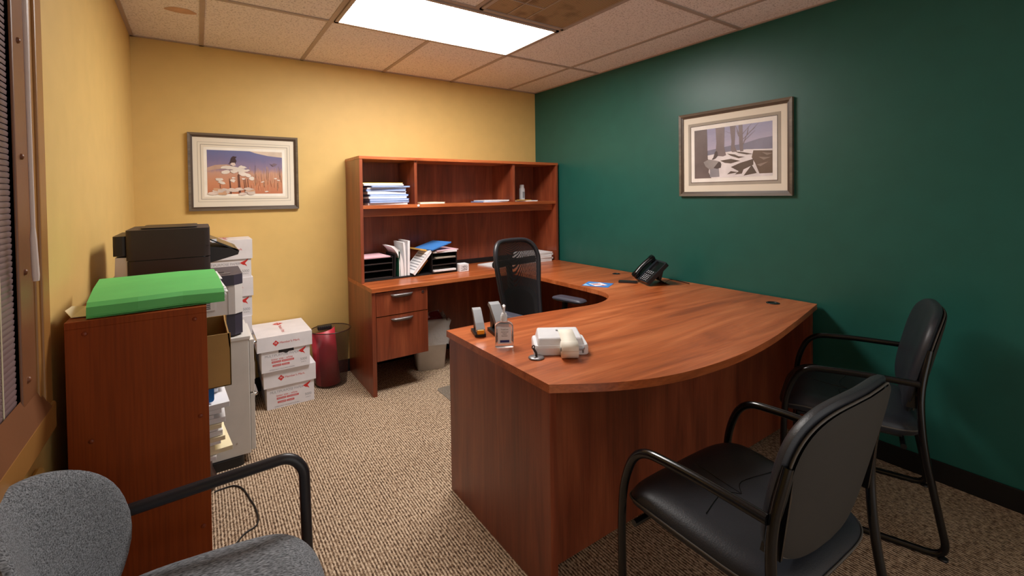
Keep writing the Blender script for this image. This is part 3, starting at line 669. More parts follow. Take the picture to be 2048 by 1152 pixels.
g = MB(); g.add([(.362, .03, .145), (.362, .30, .145), (.462, .30, .092), (.462, .03, .092), (.362, .03, .138), (.362, .30, .138), (.458, .30, .086), (.458, .03, .086)], [(0, 3, 2, 1), (4, 5, 6, 7), (0, 4, 7, 3), (1, 2, 6, 5), (3, 7, 6, 2), (0, 1, 5, 4)], M['black_gloss']).build('control_panel', t, bevel=.001)
MB().box(.368, .385, .03, .05, .128, .142, M['chrome']).build('hinge', t)
g = MB(); g.add([(.062, .02, .001), (.10, .02, .001), (.10, .2, .001), (.062, .2, .001), (.066, .02, .092), (.10, .02, .090), (.10, .2, .09), (.066, .2, .092)], [(0, 1, 5, 4), (0, 4, 7, 3), (4, 5, 6, 7)], M['white_paper']).build('rear_paper', t)
# ------------------------------------------------------------------ filing cabinet and laser printer
t = thing('filing_cabinet', 'putty grey steel two drawer filing cabinet beside the bookcase', 'cabinet', (.07, -.962, 0))
MB().box(0, .455, 0, .38, .048, .652, M['cabinet_grey']).build('cabinet_body', t, bevel=.003)
MB().box(-.002, .462, -.002, .382, .636, .655, M['cabinet_grey']).build('top', t, bevel=.003)
for z0, z1 in ((.36, .632), (.06, .352)):
    d = MB().box(.457, .477, .004, .376, z0, z1, M['cabinet_grey']).box(.4545, .458, .006, .374, z0+.002, z1-.002, M['cabinet_edge']).build('drawer', t, bevel=.003)
    MB().tube(fillet([(.475, .12, z1-.05), (.497, .12, z1-.05), (.497, .26, z1-.05), (.475, .26, z1-.05)], .012), .006, M['chrome'], flat=1.4).build('handle', d)
g = MB(); g.prism(rrect(.05, .425, -.01, .35, .03), .0, .046, M['black_plastic']).build('base', t, bevel=.004)
MB().box(.36, .375, -.0012, .0, .52, .535, M['cabinet_edge']).build('side_clip', t); MB().box(.388, .396, -.0015, 0, .11, .118, M['chrome']).build('rivet', t)
t = thing('laser_printer', 'white and charcoal laser printer on top of the grey filing cabinet', 'printer', (.0, -.945, .655))
def chpoly(x0, x1, y0, y1, c): return [(x0, y0), (x1-c, y0), (x1, y0+c), (x1, y1), (x0, y1)]
MB().prism(chpoly(.13, .503, 0, .34, .035), .010, .118, M['printer_dark']).build('paper_drawer', t, bevel=.004)
MB().prism(chpoly(.13, .505, -.004, .345, .035), .119, .265, M['printer_white']).box(.44, .4405, -.0055, -.004, .119, .265, M['cabinet_edge']).build('printer_body', t, bevel=.003)
MB().prism(chpoly(.128, .507, -.006, .347, .04), .266, .318, M['printer_dark']).build('top_cover', t, bevel=.008)
g = MB()
g.box(.25, .385, -.006, -.004, .15, .232, M['printer_white'])
for k in range(8): g.box(.28, .365, -.0066, -.0058, .160+k*.009, .1635+k*.009, M['dark_print'])
g.build('air_grille', t)
g = MB()
for k in range(4): g.box(.26, .375, -.0012, .0002, .085+k*.008, .0885+k*.008, M['black_gloss'])
g.build('lower_grille', t)
MB().box(.42, .455, .06, .09, .318, .3195, M['black_gloss']).build('button', t); MB().box(.39, .43, .12, .13, .318, .32, M['aio_edge']).build('button', t)
for fx, fy in ((.47, .045), (.2, .3), (.47, .3), (.2, .045)): MB().lathe([(.012, 0), (.014, .010)], M['black_plastic'], (fx, fy, .0003), 16).build('foot', t)
# dark bin by the end of the bookcase
tag(MB().lathe([(.0, .001), (.090, .001), (.097, .02), (.090, .05), (.076, .09), (.072, .2), (.074, .40), (.070, .40), (.068, .2), (.068, .02), (0, .018)], M['brown_bin'], (.280, -1.074, 0), 32, cap=False).build('wastebasket'), 'dark brown round bin behind the end of the bookcase', 'wastebasket')
pts = smooth_path([(.36, -1.145, .004), (.40, -1.14, .004), (.44, -1.148, .004), (.47, -1.20, .004), (.49, -1.30, .004), (.505, -1.393, .004), (.50, -1.50, .004), (.44, -1.545, .004), (.36, -1.70, .004), (.37, -1.9, .004)], 6)
tag(MB().tube(pts, .0032, M['black_plastic'], seg=8).build('power_cord'), 'black power cord looping over the carpet beside the bookcase', 'cord')
# ------------------------------------------------------------------ bins
t = thing('wastebasket', 'smoky translucent wastebasket beside the paper cartons', 'wastebasket', (1.105, -.165, 0))
MB().lathe([(.0, .002), (.105, .002), (.108, .01), (.118, .18), (.132, .392), (.140, .398), (.137, .403), (.129, .398), (.115, .18), (.104, .012), (.0, .010)], M['smoke'], seg=40, cap=False).build('bucket', t)
MB().tube([(.137*math.cos(a), .137*math.sin(a), .400) for a in [2*math.pi*k/40 for k in range(40)]], .0035, plain('dark rim', (58, 32, 32), .2), seg=8, closed=True).build('rim', t)
g = MB(); vs = []; n = 20
for z, k in ((.015, 1), (.2, 1.0), (.41, 1.0)):
    for i in range(n+1):
        a = math.radians(180+8*i/1.0*1.0+ -10+ i*0.6); R_ = .090
        vs.append((-.035+.55*z*-.16+R_*math.cos(a)*.92, .0+R_*math.sin(a), z+(.012*math.cos(a) if z > .3 else 0)))
fs = [(j*(n+1)+i, j*(n+1)+i+1, (j+1)*(n+1)+i+1, (j+1)*(n+1)+i) for j in range(2) for i in range(n)]
g.add(vs, fs, M['red_plastic'], True)
o = g.build('red_folder', loc=(1.118, -.165, 0)); md = o.modifiers.new('solid', 'SOLIDIFY'); md.thickness = .004
tag(o, 'red curved plastic folder standing in the smoky wastebasket', 'folder')
t = thing('black_cartridge', 'ribbed black plastic piece lying across the red folder in the wastebasket', 'plastic part', (1.05, -.16, .405), -.1)
MB().box(-.035, .06, -.03, .02, .0, .028, M['black_plastic']).build('block', t, bevel=.004)
g = MB()
for k in range(6): g.box(-.028+k*.014, -.020+k*.014, -.034, -.029, .004, .024, M['aio_edge'])
g.build('ribs', t, bevel=.001)
t = thing('wastebasket', 'white square wastebasket with a bin liner under the credenza', 'wastebasket', (1.83, -.27, 0), -.25)
vs = []; 
g = MB(); A, B = .105, .135
ra, rb = rrect(-A, A, -A, A, .03), rrect(-B, B, -B, B, .035); n = len(ra)
g.add([(p[0], p[1], .001) for p in ra]+[(p[0], p[1], .33) for p in rb], [tuple(range(n))[::-1]]+[(i, (i+1) % n, n+(i+1) % n, n+i) for i in range(n)], M['bin_white'], True).build('bucket', t)
g = MB(); rows = []
for q, z, j in ((1.04, .20, .006), (1.07, .26, .006), (1.06, .335, .002), (1.10, .37, .012), (1.03, .39, .014), (.95, .34, .01)):
    rows.append([(p[0]*q+random.uniform(-j, j), p[1]*q+random.uniform(-j, j), z+random.uniform(-j, j)*1.3) for p in rb])
vs = [p for r in rows for p in r]; fs = [(j*n+i, j*n+(i+1) % n, (j+1)*n+(i+1) % n, (j+1)*n+i) for j in range(len(rows)-1) for i in range(n)]
g.add(vs, fs, M['bag'], True).build('liner', t)
for i, (x, y, z, s_) in enumerate(((1.80, -.29, .335, .05), (1.90, -.25, .345, .055), (1.86, -.31, .32, .05))):
    g = MB(); g.pad(s_, s_*.8, s_*.6, lambda a, b, c: (a+random.uniform(-.006, .006), b*.6+c*.7+random.uniform(-.006, .006), b*.7+c+random.uniform(-.006, .006)+.02), M['foil'] if i else M['pink'], seg=12, K=4)
    tag(g.build('crumpled_wrapper', loc=(x, y, z)), ('pale pink', 'dark red rightmost', 'dark red front')[i]+' crumpled wrapper in the white bin', 'rubbish')
# chair mat
m_, n_, l_2, p_ = newmat('clear vinyl mat'); p_.inputs['Base Color'].default_value = lin((150, 140, 128)); p_.inputs['Alpha'].default_value = .45; p_.inputs['Roughness'].default_value = .3; noise_bump(m_, 300, .3, .0005)
tag(MB().prism(rrect(1.675, 2.38, -1.72, -.72, .04), .0015, .004, m_).build('chair_mat'), 'translucent vinyl chair mat under the desk chair', 'chair mat')
# ------------------------------------------------------------------ guest chairs
def guest_chair(label, loc, rz, grp=None):
    t = thing('guest_chair', label, 'chair', (loc[0], loc[1], 0), rz, grp)
    for s in (-1, 1):
        X = s*.268
        path = [(X, -.205, .635), (X, .0, .635), (X, .17, .622), (X, .225, .50), (X, .235, .35), (X*.98, .235, .012), (X*.98, -.285, .012), (X*.98, -.215, .40), (X*.98, -.205, .60), (X*.90, -.235, .76)]
        MB().tube(fillet(path, [0, .1, .10, .09, .1, .06, .06, .1, .1, 0], 7), .0125, M['tube_black'], seg=14).build('side_frame', t)
        MB().prism([(-.215, .53), (-.168, .53), (-.218, .75), (-.245, .75)], X*.86-.004, X*.86+.004, M['tube_black'], 'x').build('bracket', t, bevel=.002)
    for y, z in ((.19, .385), (-.16, .385)): MB().tube([(-.262, y, z), (.262, y, z)], .010, M['tube_black'], seg=10).build('cross_bar', t)
    MB().box(-.2, .2, -.16, .19, .392, .404, M['black_plastic']).build('seat_pan', t, bevel=.002)
    def sf(x, y, h):
        yy = y+.0; w_ = 1+.06*(y/.235)
        dip = -.012*(1-min(1, (x/.2)**2))*(1-min(1, (y/.2)**2)); fall = -.035*max(0, (y-.12)/.12)**2
        return (x*w_, .015+yy, .443+h+dip+fall+.012*y/.2)
    MB().pad(.257, .246, .042, sf, M['leather'], n=4.8, p=7, t2=.040, seg=56, K=10).build('seat', t)
    g = MB(); pth = []
    for i in range(56):
        th = 2*math.pi*i/56; c, d = math.cos(th), math.sin(th); pth.append(sf(.2585*math.copysign(abs(c)**(2/4.8), c), .2475*math.copysign(abs(d)**(2/4.8), d), .004))
    g.tube(pth, .0028, M['seam'], seg=6, closed=True)
    for pp in ([(-.17, -.0, .0425), (-.05, .03, .0425), (0, .0, .0425)], [(.17, -.0, .0425), (.05, .03, .0425), (0, .0, .0425)], [(0, 0, .0425), (0, .12, .0425), (0, .2, .0355)]):
        g.tube([sf(*q) for q in smooth_path(pp, 5)], .0012, M['black_gloss'], seg=5)
    g.build('seam', t)
    ang = math.radians(13)
    def bf(x, y, h):
        curve = .030*(x/.24)**2; wd = 1-.04*max(0, -y/.22)
        yy = -.240+curve-math.sin(ang)*y; zz = .682+math.cos(ang)*y
        return (x*wd, yy+h*math.cos(ang), zz+h*math.sin(ang))
    MB().pad(.255, .218, .040, bf, M['leather'], n=3.6, p=5, t2=.012, seg=56, K=9).build('backrest', t)
    MB().pad(.238, .204, .004, lambda x, y, h: bf(x, y, h-.018), M['back_cloth'], n=3.6, p=8, t2=.006, seg=56, K=6).build('back_shell', t)
    g = MB()
    pth = []
    for i in range(56):
        th = 2*math.pi*i/56; c, d = math.cos(th), math.sin(th); pth.append(bf(.243*math.copysign(abs(c)**(2/3.6), c), .205*math.copysign(abs(d)**(2/3.6), d), -.012))
    g.tube(pth, .003, M['seam'], seg=6, closed=True).build('back_piping', t)
    for s in (-1, 1):
        for y in (-.27, .25): MB().lathe([(.015, -.002), (.016, .004), (.013, .006)], M['black_plastic'], (s*.263, y, .002), 12).build('glide', t)
    return t
guest_chair('black leather guest chair in the right foreground, its back to the camera', (1.622, -2.957), math.radians(-2))
guest_chair('black leather guest chair beside the green wall, behind the nearer one', (2.71, -2.845), math.radians(18.8))
# grey fabric chair, bottom left
t = thing('fabric_chair', 'grey fabric chair with black arms in front of the bookcase', 'chair', (.29, -2.50, 0), math.radians(-97))
def sf(x, y, h):
    fall = -.045*max(0, (y-.14)/.13)**2
    return (x, y+.01, .452+h+fall-.008*(1-min(1, (x/.2)**2)))
MB().pad(.235, .262, .036, sf, M['fabric'], n=3.4, p=5, t2=.03, seg=56, K=10).build('seat', t)
def bf(x, y, h):
    wd = 1-.24*max(0, (y+.06)/.27)**1.3-.34*max(0, (-y-.06)/.15)**1.2
    yy = -.245+.08*(x/.22)**2-.16*y*(1 if y > 0 else .4)-.018*math.exp(-(x/.05)**2)*.4; zz = .622+.98*y
    return (x*wd, yy+h, zz+.1*h)
MB().pad(.24, .212, .036, bf, M['fabric'], n=2.7, p=4, t2=.020, seg=56, K=10).build('backrest', t)
for s in (-1, 1):
    X = s*.262
    path = [(X*.88, -.235, .50), (X, -.225, .60), (X, .0, .622), (X, .20, .640), (X, .235, .60), (X, .24, .34), (X, .25, .012)]
    P_ = fillet(path, [0, .08, .1, .045, .04, .05, 0], 7)
    MB().tube(P_, .0145, M['arm_black'], seg=12, flat=1.0).build('arm_frame', t)
    MB().tube([(X, .25, .34), (X*.9, .1, .40), (X*.9, -.2, .41), (X, -.25, .3), (X, -.29, .012)], .012, M['tube_black'], seg=10).build('leg', t)
MB().prism(rrect(-.225, .225, -.22, .20, .03), .405, .418, M['black_plastic']).build('seat_pan', t)
MB().tube([(0, -.15, .40), (0, -.235, .44), (0, -.25, .60)], .02, M['tube_black'], flat=.5).build('back_support', t)
# ------------------------------------------------------------------ mesh desk chair
t = thing('office_chair', 'black mesh back swivel chair inside the U-shaped desk', 'chair', (2.06, -1.40, .0035), math.atan2(-.97, .18)-math.pi/2)
def bf(x, y, h):                      # y from -.27 to .27 along the back
    wd = 1-.30*max(0, min(1, (.18-y)/.48))
    yy = -.255+.05*(x/.2)**2-.24*(y-.3)-.02*math.cos((y+.12)*8)-h
    return (x*wd, yy, .765+y*.97)
n_e = 4.6; loop = []
for i in range(64):
    th = 2*math.pi*i/64; c, d = math.cos(th), math.sin(th); loop.append((.200*math.copysign(abs(c)**(2/n_e), c), .30*math.copysign(abs(d)**(2/n_e), d)))
MB().tube([bf(x, y, 0) for x, y in loop], .016, M['arm_black'], seg=10, closed=True).build('back_frame', t)
g = MB(); vs = [bf(0, 0, 0)]; fs = []
for k in range(1, 9): vs += [bf(x*k/8, y*k/8, 0) for x, y in loop]
fs = [(0, 1+i, 1+(i+1) % 64) for i in range(64)]+[(1+(k-1)*64+i, 1+k*64+i, 1+k*64+(i+1) % 64, 1+(k-1)*64+(i+1) % 64) for k in range(1, 8) for i in range(64)]
g.add(vs, fs, M['net'], True).build('mesh_back', t)
g = MB(); g.tube([bf(-.19, .16, .02), bf(-.1, .15, .035), bf(0, .15, .04), bf(.1, .15, .035), bf(.19, .16, .02)], .018, M['black_plastic'], flat=1.3, seg=10)
g.tube([bf(0, .15, .04), bf(0, -.0, .04), bf(0, -.18, .045), (0, -.20, .49), (0, -.10, .425)], .026, M['black_plastic'], flat=.6, seg=10).build('back_support', t)
MB().pad(.19, .14, .008, lambda x, y, h: bf(x, y-.15, h+.006), M['black_plastic'], n=3, p=4, seg=40, K=5).build('lumbar_pad', t)
MB().pad(.245, .235, .040, lambda x, y, h: (x, y+.01, .475+h-.03*max(0, (y-.12)/.11)**2), M['back_cloth'], n=3.6, p=5, t2=.03, seg=48, K=8).build('seat', t)
for s in (-1, 1):
    MB().tube(fillet([(s*.17, -.02, .435), (s*.285, -.02, .435), (s*.29, -.01, .635)], .05), .016, M['black_plastic'], seg=10, flat=1.5).build('arm_post', t)
    MB().pad(.046, .125, .016, lambda x, y, h: (s*.285+x, .03+y, .656+h), M['arm_pad'], n=5.5, p=7, t2=.014, seg=32, K=5).build('arm_pad', t)
MB().lathe([(.03, .10), (.03, .25), (.02, .25), (.02, .42), (.07, .43), (.07, .445)], M['black_plastic'], seg=20).build('gas_lift', t)
for k in range(5):
    a = 2*math.pi*k/5+.3
    b = MB().tube([(.02*math.cos(a), .02*math.sin(a), .12), (.17*math.cos(a), .17*math.sin(a), .105), (.30*math.cos(a), .30*math.sin(a), .075)], [.028, .022, .016], M['black_plastic'], seg=10, flat=.8).build('base_leg', t)
    g = MB(); g.T = Matrix.Translation((.30*math.cos(a), .30*math.sin(a), .030)) @ Matrix.Rotation(a, 4, 'Z') @ Matrix.Rotation(math.pi/2, 4, 'X')
    g.lathe([(.0, -.022), (.024, -.022), (.027, -.012), (.027, .012), (.024, .022), (0, .022)], M['black_plastic'], seg=18, cap=False).build('caster', b)
# ------------------------------------------------------------------ things on the desk
def upright(label, name, x, y, rz, sc, m_top, m_body, tip):
    t = thing(name, label, 'stapler', (x, y, DZ+.0003), rz)
    t.scale = (1.35, 1, 1)
    g = MB(); g.prism([(-.018*sc, -.055*sc), (.018*sc, -.055*sc), (.020*sc, .05*sc), (-.020*sc, .05*sc)], 0, .012*sc, m_body).build('base', t, bevel=.003)
    g = MB(); g.prism([(.052*sc, .008*sc), (.058*sc, .06*sc), (.045*sc, .092*sc), (.015*sc, .070*sc), (-.045*sc, .026*sc), (-.050*sc, .016*sc), (-.03*sc, .014*sc), (.02*sc, .035*sc), (.03*sc, .01*sc)], -.010*sc, .010*sc, m_body, 'x').build('magazine', t, bevel=.002)
    g = MB(); g.prism([(.064*sc, .092*sc), (.056*sc, .106*sc), (.030*sc, .100*sc), (-.03*sc, .056*sc), (-.056*sc, .034*sc), (-.056*sc, .022*sc), (-.045*sc, .024*sc), (.045*sc, .086*sc)], -.0145*sc, .0145*sc, m_top, 'x').build('handle', t, bevel=.004, seg=3)
    if tip: MB().box(-.012*sc, .012*sc, -.062*sc, -.052*sc, .013*sc, .032*sc, tip).build('nose', t, bevel=.003)
    return t
upright('silver upright stapler with a yellow nose at the desk edge', 'stapler', 1.352, -1.885, -.35, 1.0, M['grey_plastic'], M['black_plastic'], M['orange'])
upright('larger black stapler with silver handle behind the sanitizer bottle', 'stapler', 1.425, -1.935, -.25, 1.22, M['grey_plastic'], M['black_plastic'], None)
# sanitizer
t = thing('sanitizer_bottle', 'clear hand sanitizer pump bottle standing on the desk', 'bottle', (1.350, -2.098, DZ+.0003), math.radians(-31))
o = rrect(-.038, .038, -.019, .019, .009)
def ringz(z, k): return [(p[0]*k, p[1]*k, z) for p in o]
rows = [ringz(0, .94), ringz(.003, 1), ringz(.082, 1), ringz(.090, .96), ringz(.100, .66), ringz(.104, .38), ringz(.106, .34)]
n = len(o); vs = [p for r in rows for p in r]; fs = [(j*n+i, j*n+(i+1) % n, (j+1)*n+(i+1) % n, (j+1)*n+i) for j in range(len(rows)-1) for i in range(n)]+[tuple(range(n))[::-1], tuple(range((len(rows)-1)*n, len(rows)*n))]
MB().add(vs, fs, M['gel'], True).build('bottle_body', t)
MB().lathe([(.0135, .104), (.0135, .128), (.011, .129), (.011, .136), (.0075, .137), (.005, .140), (.005, .155), (.007, .163), (.0075, .168), (0, .169)], M['white_gloss'], seg=22).build('pump', t)
MB().tube([(0, .002, .166), (0, -.012, .168), (0, -.022, .163)], [.006, .0055, .004], M['white_gloss']).build('nozzle', t)
g = MB(); yb = -.0196
g.quad((-.027, yb, .016), (.028, yb, .016), (.028, yb, .084), (-.027, yb, .084), M['sticker'])
g.quad((-.018, yb-.0003, .021), (.020, yb-.0003, .021), (.020, yb-.0003, .031), (-.018, yb-.0003, .031), M['navy'])
for s_, z in (('TotalCare', .074), ('Advanced', .064), ('Hand', .056), ('Sanitizer', .048)): g.text(s_, .0075, (.001, yb-.0003, z), (1, 0, 0), (0, 0, 1), M['dark_print'])
g.build('label_sticker', t)
# label printer
t = thing('label_printer', 'white label printer with a paper roll on the desk corner', 'printer', (1.505, -2.262, DZ+.0003), math.radians(-33)); t.scale = (1.07, 1, .95)
pr = rrect(-.100, .100, -.072, .075, .02)
rows = [[(p[0]*.98, p[1]*.98, 0) for p in pr], [(p[0], p[1], .004) for p in pr], [(p[0], p[1], .030) for p in pr], [(p[0]*.97, p[1]*.93, .040) for p in pr]]
n = len(pr); vs = [p for r in rows for p in r]; fs = [(j*n+i, j*n+(i+1) % n, (j+1)*n+(i+1) % n, (j+1)*n+i) for j in range(len(rows)-1) for i in range(n)]+[tuple(range(n))[::-1], tuple(range((len(rows)-1)*n, len(rows)*n))]
MB().add(vs, fs, M['white_gloss'], False).build('housing', t, bevel=.002)
MB().add([(-.086, -.066, .040), (.084, -.066, .040), (.084, .068, .040), (-.086, .068, .040), (-.082, -.050, .066), (.078, -.050, .066), (.074, .062, .076), (-.078, .062, .076)], [(0, 1, 5, 4), (1, 2, 6, 5), (2, 3, 7, 6), (3, 0, 4, 7), (4, 5, 6, 7)], M['white_gloss']).build('lid', t, bevel=.006, seg=3)
MB().box(-.010, .052, .018, .030, .070, .0745, M['grey_plastic']).build('paper_slot', t)
g = MB(); g.T = Matrix.Translation((0, -.098, .034)) @ Matrix.Rotation(math.pi/2, 4, 'Y')
g.lathe([(.009, -.004), (.033, -.004), (.033, .054), (.009, .054)], M['roll'], seg=32, cap=False).build('label_roll', t)
g = MB(); pth = [(-.098-.0335, .034), (-.098-.028, .052), (-.098-.012, .064), (-.07, .068), (-.03, .0725), (.02, .0765)]
vs = [(x, y, z+.0015) for y, z in pth for x in (-.003, .053)]; g.add(vs, [(2*i, 2*i+1, 2*i+3, 2*i+2) for i in range(len(pth)-1)], M['roll'], True); o = g.build('paper_strip', t); md = o.modifiers.new('solid', 'SOLIDIFY'); md.thickness = .0006
g = MB(); g.tube(fillet([(.055, -.098, .034), (.078, -.098, .034), (.078, -.072, .034), (.078, -.070, .010)], .01), .0035, M['grey_plastic'], flat=1.4); g.tube([(-.006, -.098, .034), (-.008, -.098, .034)], .008, M['grey_plastic']); g.build('roll_arm', t)
t = thing('cable_button', 'grey disc with a small hook in front of the label printer', 'disc', (1.372, -2.285, DZ+.0003))
MB().lathe([(0, .001), (.030, .001), (.031, .003), (.024, .006), (0, .007)], M['pewter'], seg=30, cap=False).build('disc', t)
g = MB(); g.tube(fillet([(0, 0, .006), (0, 0, .02), (-.004, .006, .028), (-.006, .01, .036)], .006), .0045, M['aio_edge']); g.T = None
g.tube([(-.006+.006*math.cos(a), .010, .040+.006*math.sin(a)) for a in [2*math.pi*k/14 for k in range(14)]], .0022, M['aio_edge'], closed=True, seg=6); g.build('hook', t)
# phone
t = thing('desk_phone', 'black desk telephone with handset by the green wall', 'telephone', (2.90, -1.63, DZ+.0003), math.radians(-115.5))
th = math.radians(42); Rm = Matrix.Rotation(th, 4, 'X')
g = MB(); g.T = Matrix.Translation((0, -.085, .006)) @ Rm
g.prism(rrect(-.098, .098, 0, .195, .014), 0, .026, M['teal_black']).build('phone_body', t, bevel=.004)
b = g
g = MB(); g.T = Matrix.Translation((0, -.085, .006)) @ Rm
g.prism(rrect(-.020, .086, .100, .182, .006), .026, .0275, M['black_gloss'])
g.prism(rrect(-.024, .090, .008, .094, .006), .026, .0268, M['black_plastic']); g.build('face_plate', t)
ky = MB(); ky.prism(rrect(-.0075, .0075, -.0045, .0045, .002), 0, .0025, M['teal_black']); ky.prism(rrect(-.0035, .0035, -.0028, .0028, .001), .0025, .0028, M['key'])
proto = ky.build('key', t)
base = Matrix.Translation((0, -.085, .006)) @ Rm
first = True
for r_ in range(6):
    for c_ in range(4):
        o = proto if first else proto.copy()
        if not first: COL.objects.link(o)
        first = False
        o.parent = t; o.matrix_local = base @ Matrix.Translation((-.008+c_*.024, .016+r_*.0135+(.006 if r_ > 3 else 0), .0268))
g = MB(); g.T = base @ Matrix.Translation((-.070, .097, .030))
def hs(u): return (0, u, .012+.014*(1-(u/.1)**2))
g.tube([hs(u) for u in (-.100, -.085, -.06, -.02, .02, .06, .085, .100)], [.018, .025, .023, .020, .020, .023, .025, .018], M['black_gloss'], seg=16, flat=.85)
g.tube([(0, -.080, .034), (0, -.080, .0)], [.022, .021], M['black_gloss'], seg=16); g.tube([(0, .080, .034), (0, .080, .0)], [.022, .021], M['black_gloss'], seg=16); g.build('handset', t)
g = MB(); g.prism([(.02, .030), (.06, .006), (.085, .0), (.075, .0), (.05, .010), (.01, .035), (-.01, .09), (.045, .12)], -.06, .06, M['black_plastic'], 'x').build('stand', t, bevel=.002)
tag(MB().tube(smooth_path([(2.90, -1.72, DZ+.02), (2.96, -1.72, DZ+.03), (3.02, -1.76, DZ+.018), (3.05, -1.80, DZ+.004), (3.07, -1.74, DZ+.004), (3.10, -1.6, DZ+.004)], 6), .002, M['black_plastic'], seg=6).build('cable'), 'thin black cord curling behind the desk telephone', 'cord')
# blue card
t = thing('leaflet', 'blue and white leaflet with red marks lying on the desk', 'leaflet', (2.565, -1.425, DZ+.0003), math.radians(-62))
MB().box(-.09, .09, -.075, .075, 0, .0015, M['blue']).build('sheet', t)
g = MB(); z = .0018
g.poly([(0, -.062, z), (.068, 0, z), (0, .062, z), (-.068, 0, z)], M['white_paper'])
for a in (.0, 1): g.quad((-.05+a*.055, -.003+a*.03, z+.0002), (-.043+a*.055, -.012+a*.03, z+.0002), (-.004+a*.05, .028-a*.045, z+.0002), (-.012+a*.05, .036-a*.045, z+.0002), M['navy'])
g.poly([(-.035, -.015, z+.0003), (-.02, -.03, z+.0003), (.02, .01, z+.0003), (.005, .024, z+.0003)], M['red_print']).poly([(.03, -.03, z+.0003), (.05, -.035, z+.0003), (.06, -.02, z+.0003), (.04, -.012, z+.0003)], M['red_print'])
g.poly([(-.085, -.07, z), (-.03, -.07, z), (-.085, -.01, z)], plain('sky blue print', (150, 200, 236), .6)).build('printing', t)
tag(MB().prism(rrect(-.062, .062, -.030, .030, .008), 0, .010, M['aio_edge']).build('phone_case', loc=(2.78, -1.50, DZ+.0003), rotz=math.radians(-52), bevel=.003), 'flat dark rectangular case lying between leaflet and telephone', 'case')
# ------------------------------------------------------------------ hutch contents
def slab(name, label, cat, m, x, y, z, w2, d2, th, rz=0, grp=None, m2=None, tilt=0):
    """a folder or a few sheets: cover with a paper core"""
    t = thing(name, label, cat, (x, y, z), rz, grp); t.rotation_euler.y = tilt
    MB().box(-w2, w2, -d2, d2, th*.72, th, m).box(-w2, -w2+.002, -d2, d2, 0, th, m).box(-w2, w2, -d2, d2, 0, th*.15, m).build('cover', t, bevel=min(.0015, th*.12))
    MB().box(-w2+.004, w2-.003, -d2+.001, d2-.001, th*.16, th*.71, m2 or M['white_paper']).build('papers', t)
    return t
SZ = 1.2983; z = SZ
cols = [('white', 'white_paper', .013), ('pale blue', 'blue_paper', .012), ('pale blue', 'blue_paper', .016), ('white', 'white_paper', .014), ('pale blue', 'blue_paper', .014), ('white', 'white_paper', .02), ('pale blue', 'blue_paper', .013), ('white', 'white_paper', .012), ('pale blue', 'blue_paper', .010), ('white', 'white_paper', .010), ('yellow', 'yellow_paper', .010)]
ordn = ('bottom', 'second from the bottom', 'third from the bottom', 'fourth from the bottom', 'fifth from the bottom', 'middle', 'fifth from the top', 'fourth from the top', 'third from the top', 'second from the top', 'topmost')
for k, (cn, mk, th_) in enumerate(cols):
    slab('file_folder', '%s folder, %s of the pile in the left hutch cubby' % (cn, ordn[k]), 'folder', M[mk], 1.505+random.uniform(-.02, .015)-(.02 if k > 8 else 0), -.215+random.uniform(-.012, .012), z+.0003, .150, .115, th_*1.06, random.uniform(-.09, .09), 'folders piled in the left hutch cubby', m2=M['sheet_blue'] if k in (1, 2, 4, 6, 8) else None); z += th_*1.06+.0012
slab('papers', 'thin cream papers at the left of the middle cubby', 'paper', M['cream'], 1.85, -.24, SZ+.0003, .11, .09, .012, .05)
slab('papers', 'thin pale blue folders at the right of the middle cubby', 'folder', M['blue_paper'], 2.44, -.235, SZ+.0003, .13, .10, .008, .03)
slab('papers', 'white sheets stacked on pale blue folders in the middle cubby', 'paper', M['white_paper'], 2.46, -.235, SZ+.009, .125, .10, .010, -.06)
slab('papers', 'white papers under the envelope in the right cubby', 'paper', M['white_paper'], 2.79, -.235, SZ+.0003, .12, .09, .009, -.1)
slab('envelope', 'orange manila envelope in the right cubby', 'envelope', M['manila'], 2.745, -.24, SZ+.0102, .085, .09, .006, .2, m2=M['manila'])
t = thing('spray_bottle', 'small white bottle standing in the right cubby', 'bottle', (2.87, -.13, SZ+.0003))
MB().lathe([(0, 0), (.026, 0), (.027, .004), (.027, .115), (.022, .128)], M['white_gloss'], seg=24).build('bottle_body', t)
MB().lathe([(.021, .128), (.021, .150), (.017, .156), (0, .157)], M['sticker'], seg=24).build('cap', t)
MB().box(-.012, .012, -.0282, -.0265, .03, .09, M['grey_print']).build('label_sticker', t)
DT = DZ+.0125
tag(MB().box(1.298, 2.056, -.335, -.05, 0, .0118, M['black_plastic']).build('organizer_base', loc=(0, 0, DZ+.0003), bevel=.002), 'flat black organizer base under the letter trays and booklets', 'organizer')
# letter trays
def tray(label, x, y, w2, d2, zs_):
    t = thing('letter_tray', label, 'letter tray', (x, y, DT+.0003))
    hgt = zs_[-1]+.012
    for s in (-1, 1): MB().box(s*w2-.003, s*w2+.003, -d2, d2, 0, hgt, M['black_plastic']).build('side', t, bevel=.001)
    MB().box(-w2, w2, d2-.004, d2, 0, hgt, M['black_plastic']).build('back', t)
    for z in zs_: MB().box(-w2+.003, w2-.003, -d2, d2-.004, z, z+.004, M['aio']).build('shelf', t)
    return t
tray('black stacked letter tray at the left end of the hutch', 1.413, -.19, .110, .135, (.002, .055, .108, .150))
tray('black stacked letter tray with mail under the blue folder', 1.945, -.21, .108, .13, (.002, .055, .105, .150))
slab('papers', 'pink papers on top of the left letter tray', 'paper', M['pink'], 1.405, -.20, DT+.1550, .10, .125, .007, .02, m2=M['pink'])
for k, (zz, cn) in enumerate(((.0068, 'lowest'), )):
    slab('papers', 'white papers on the %s shelf of the right letter tray' % cn, 'paper', M['white_paper'], 1.945, -.235, DT+zz, .098, .115, .012, 0)
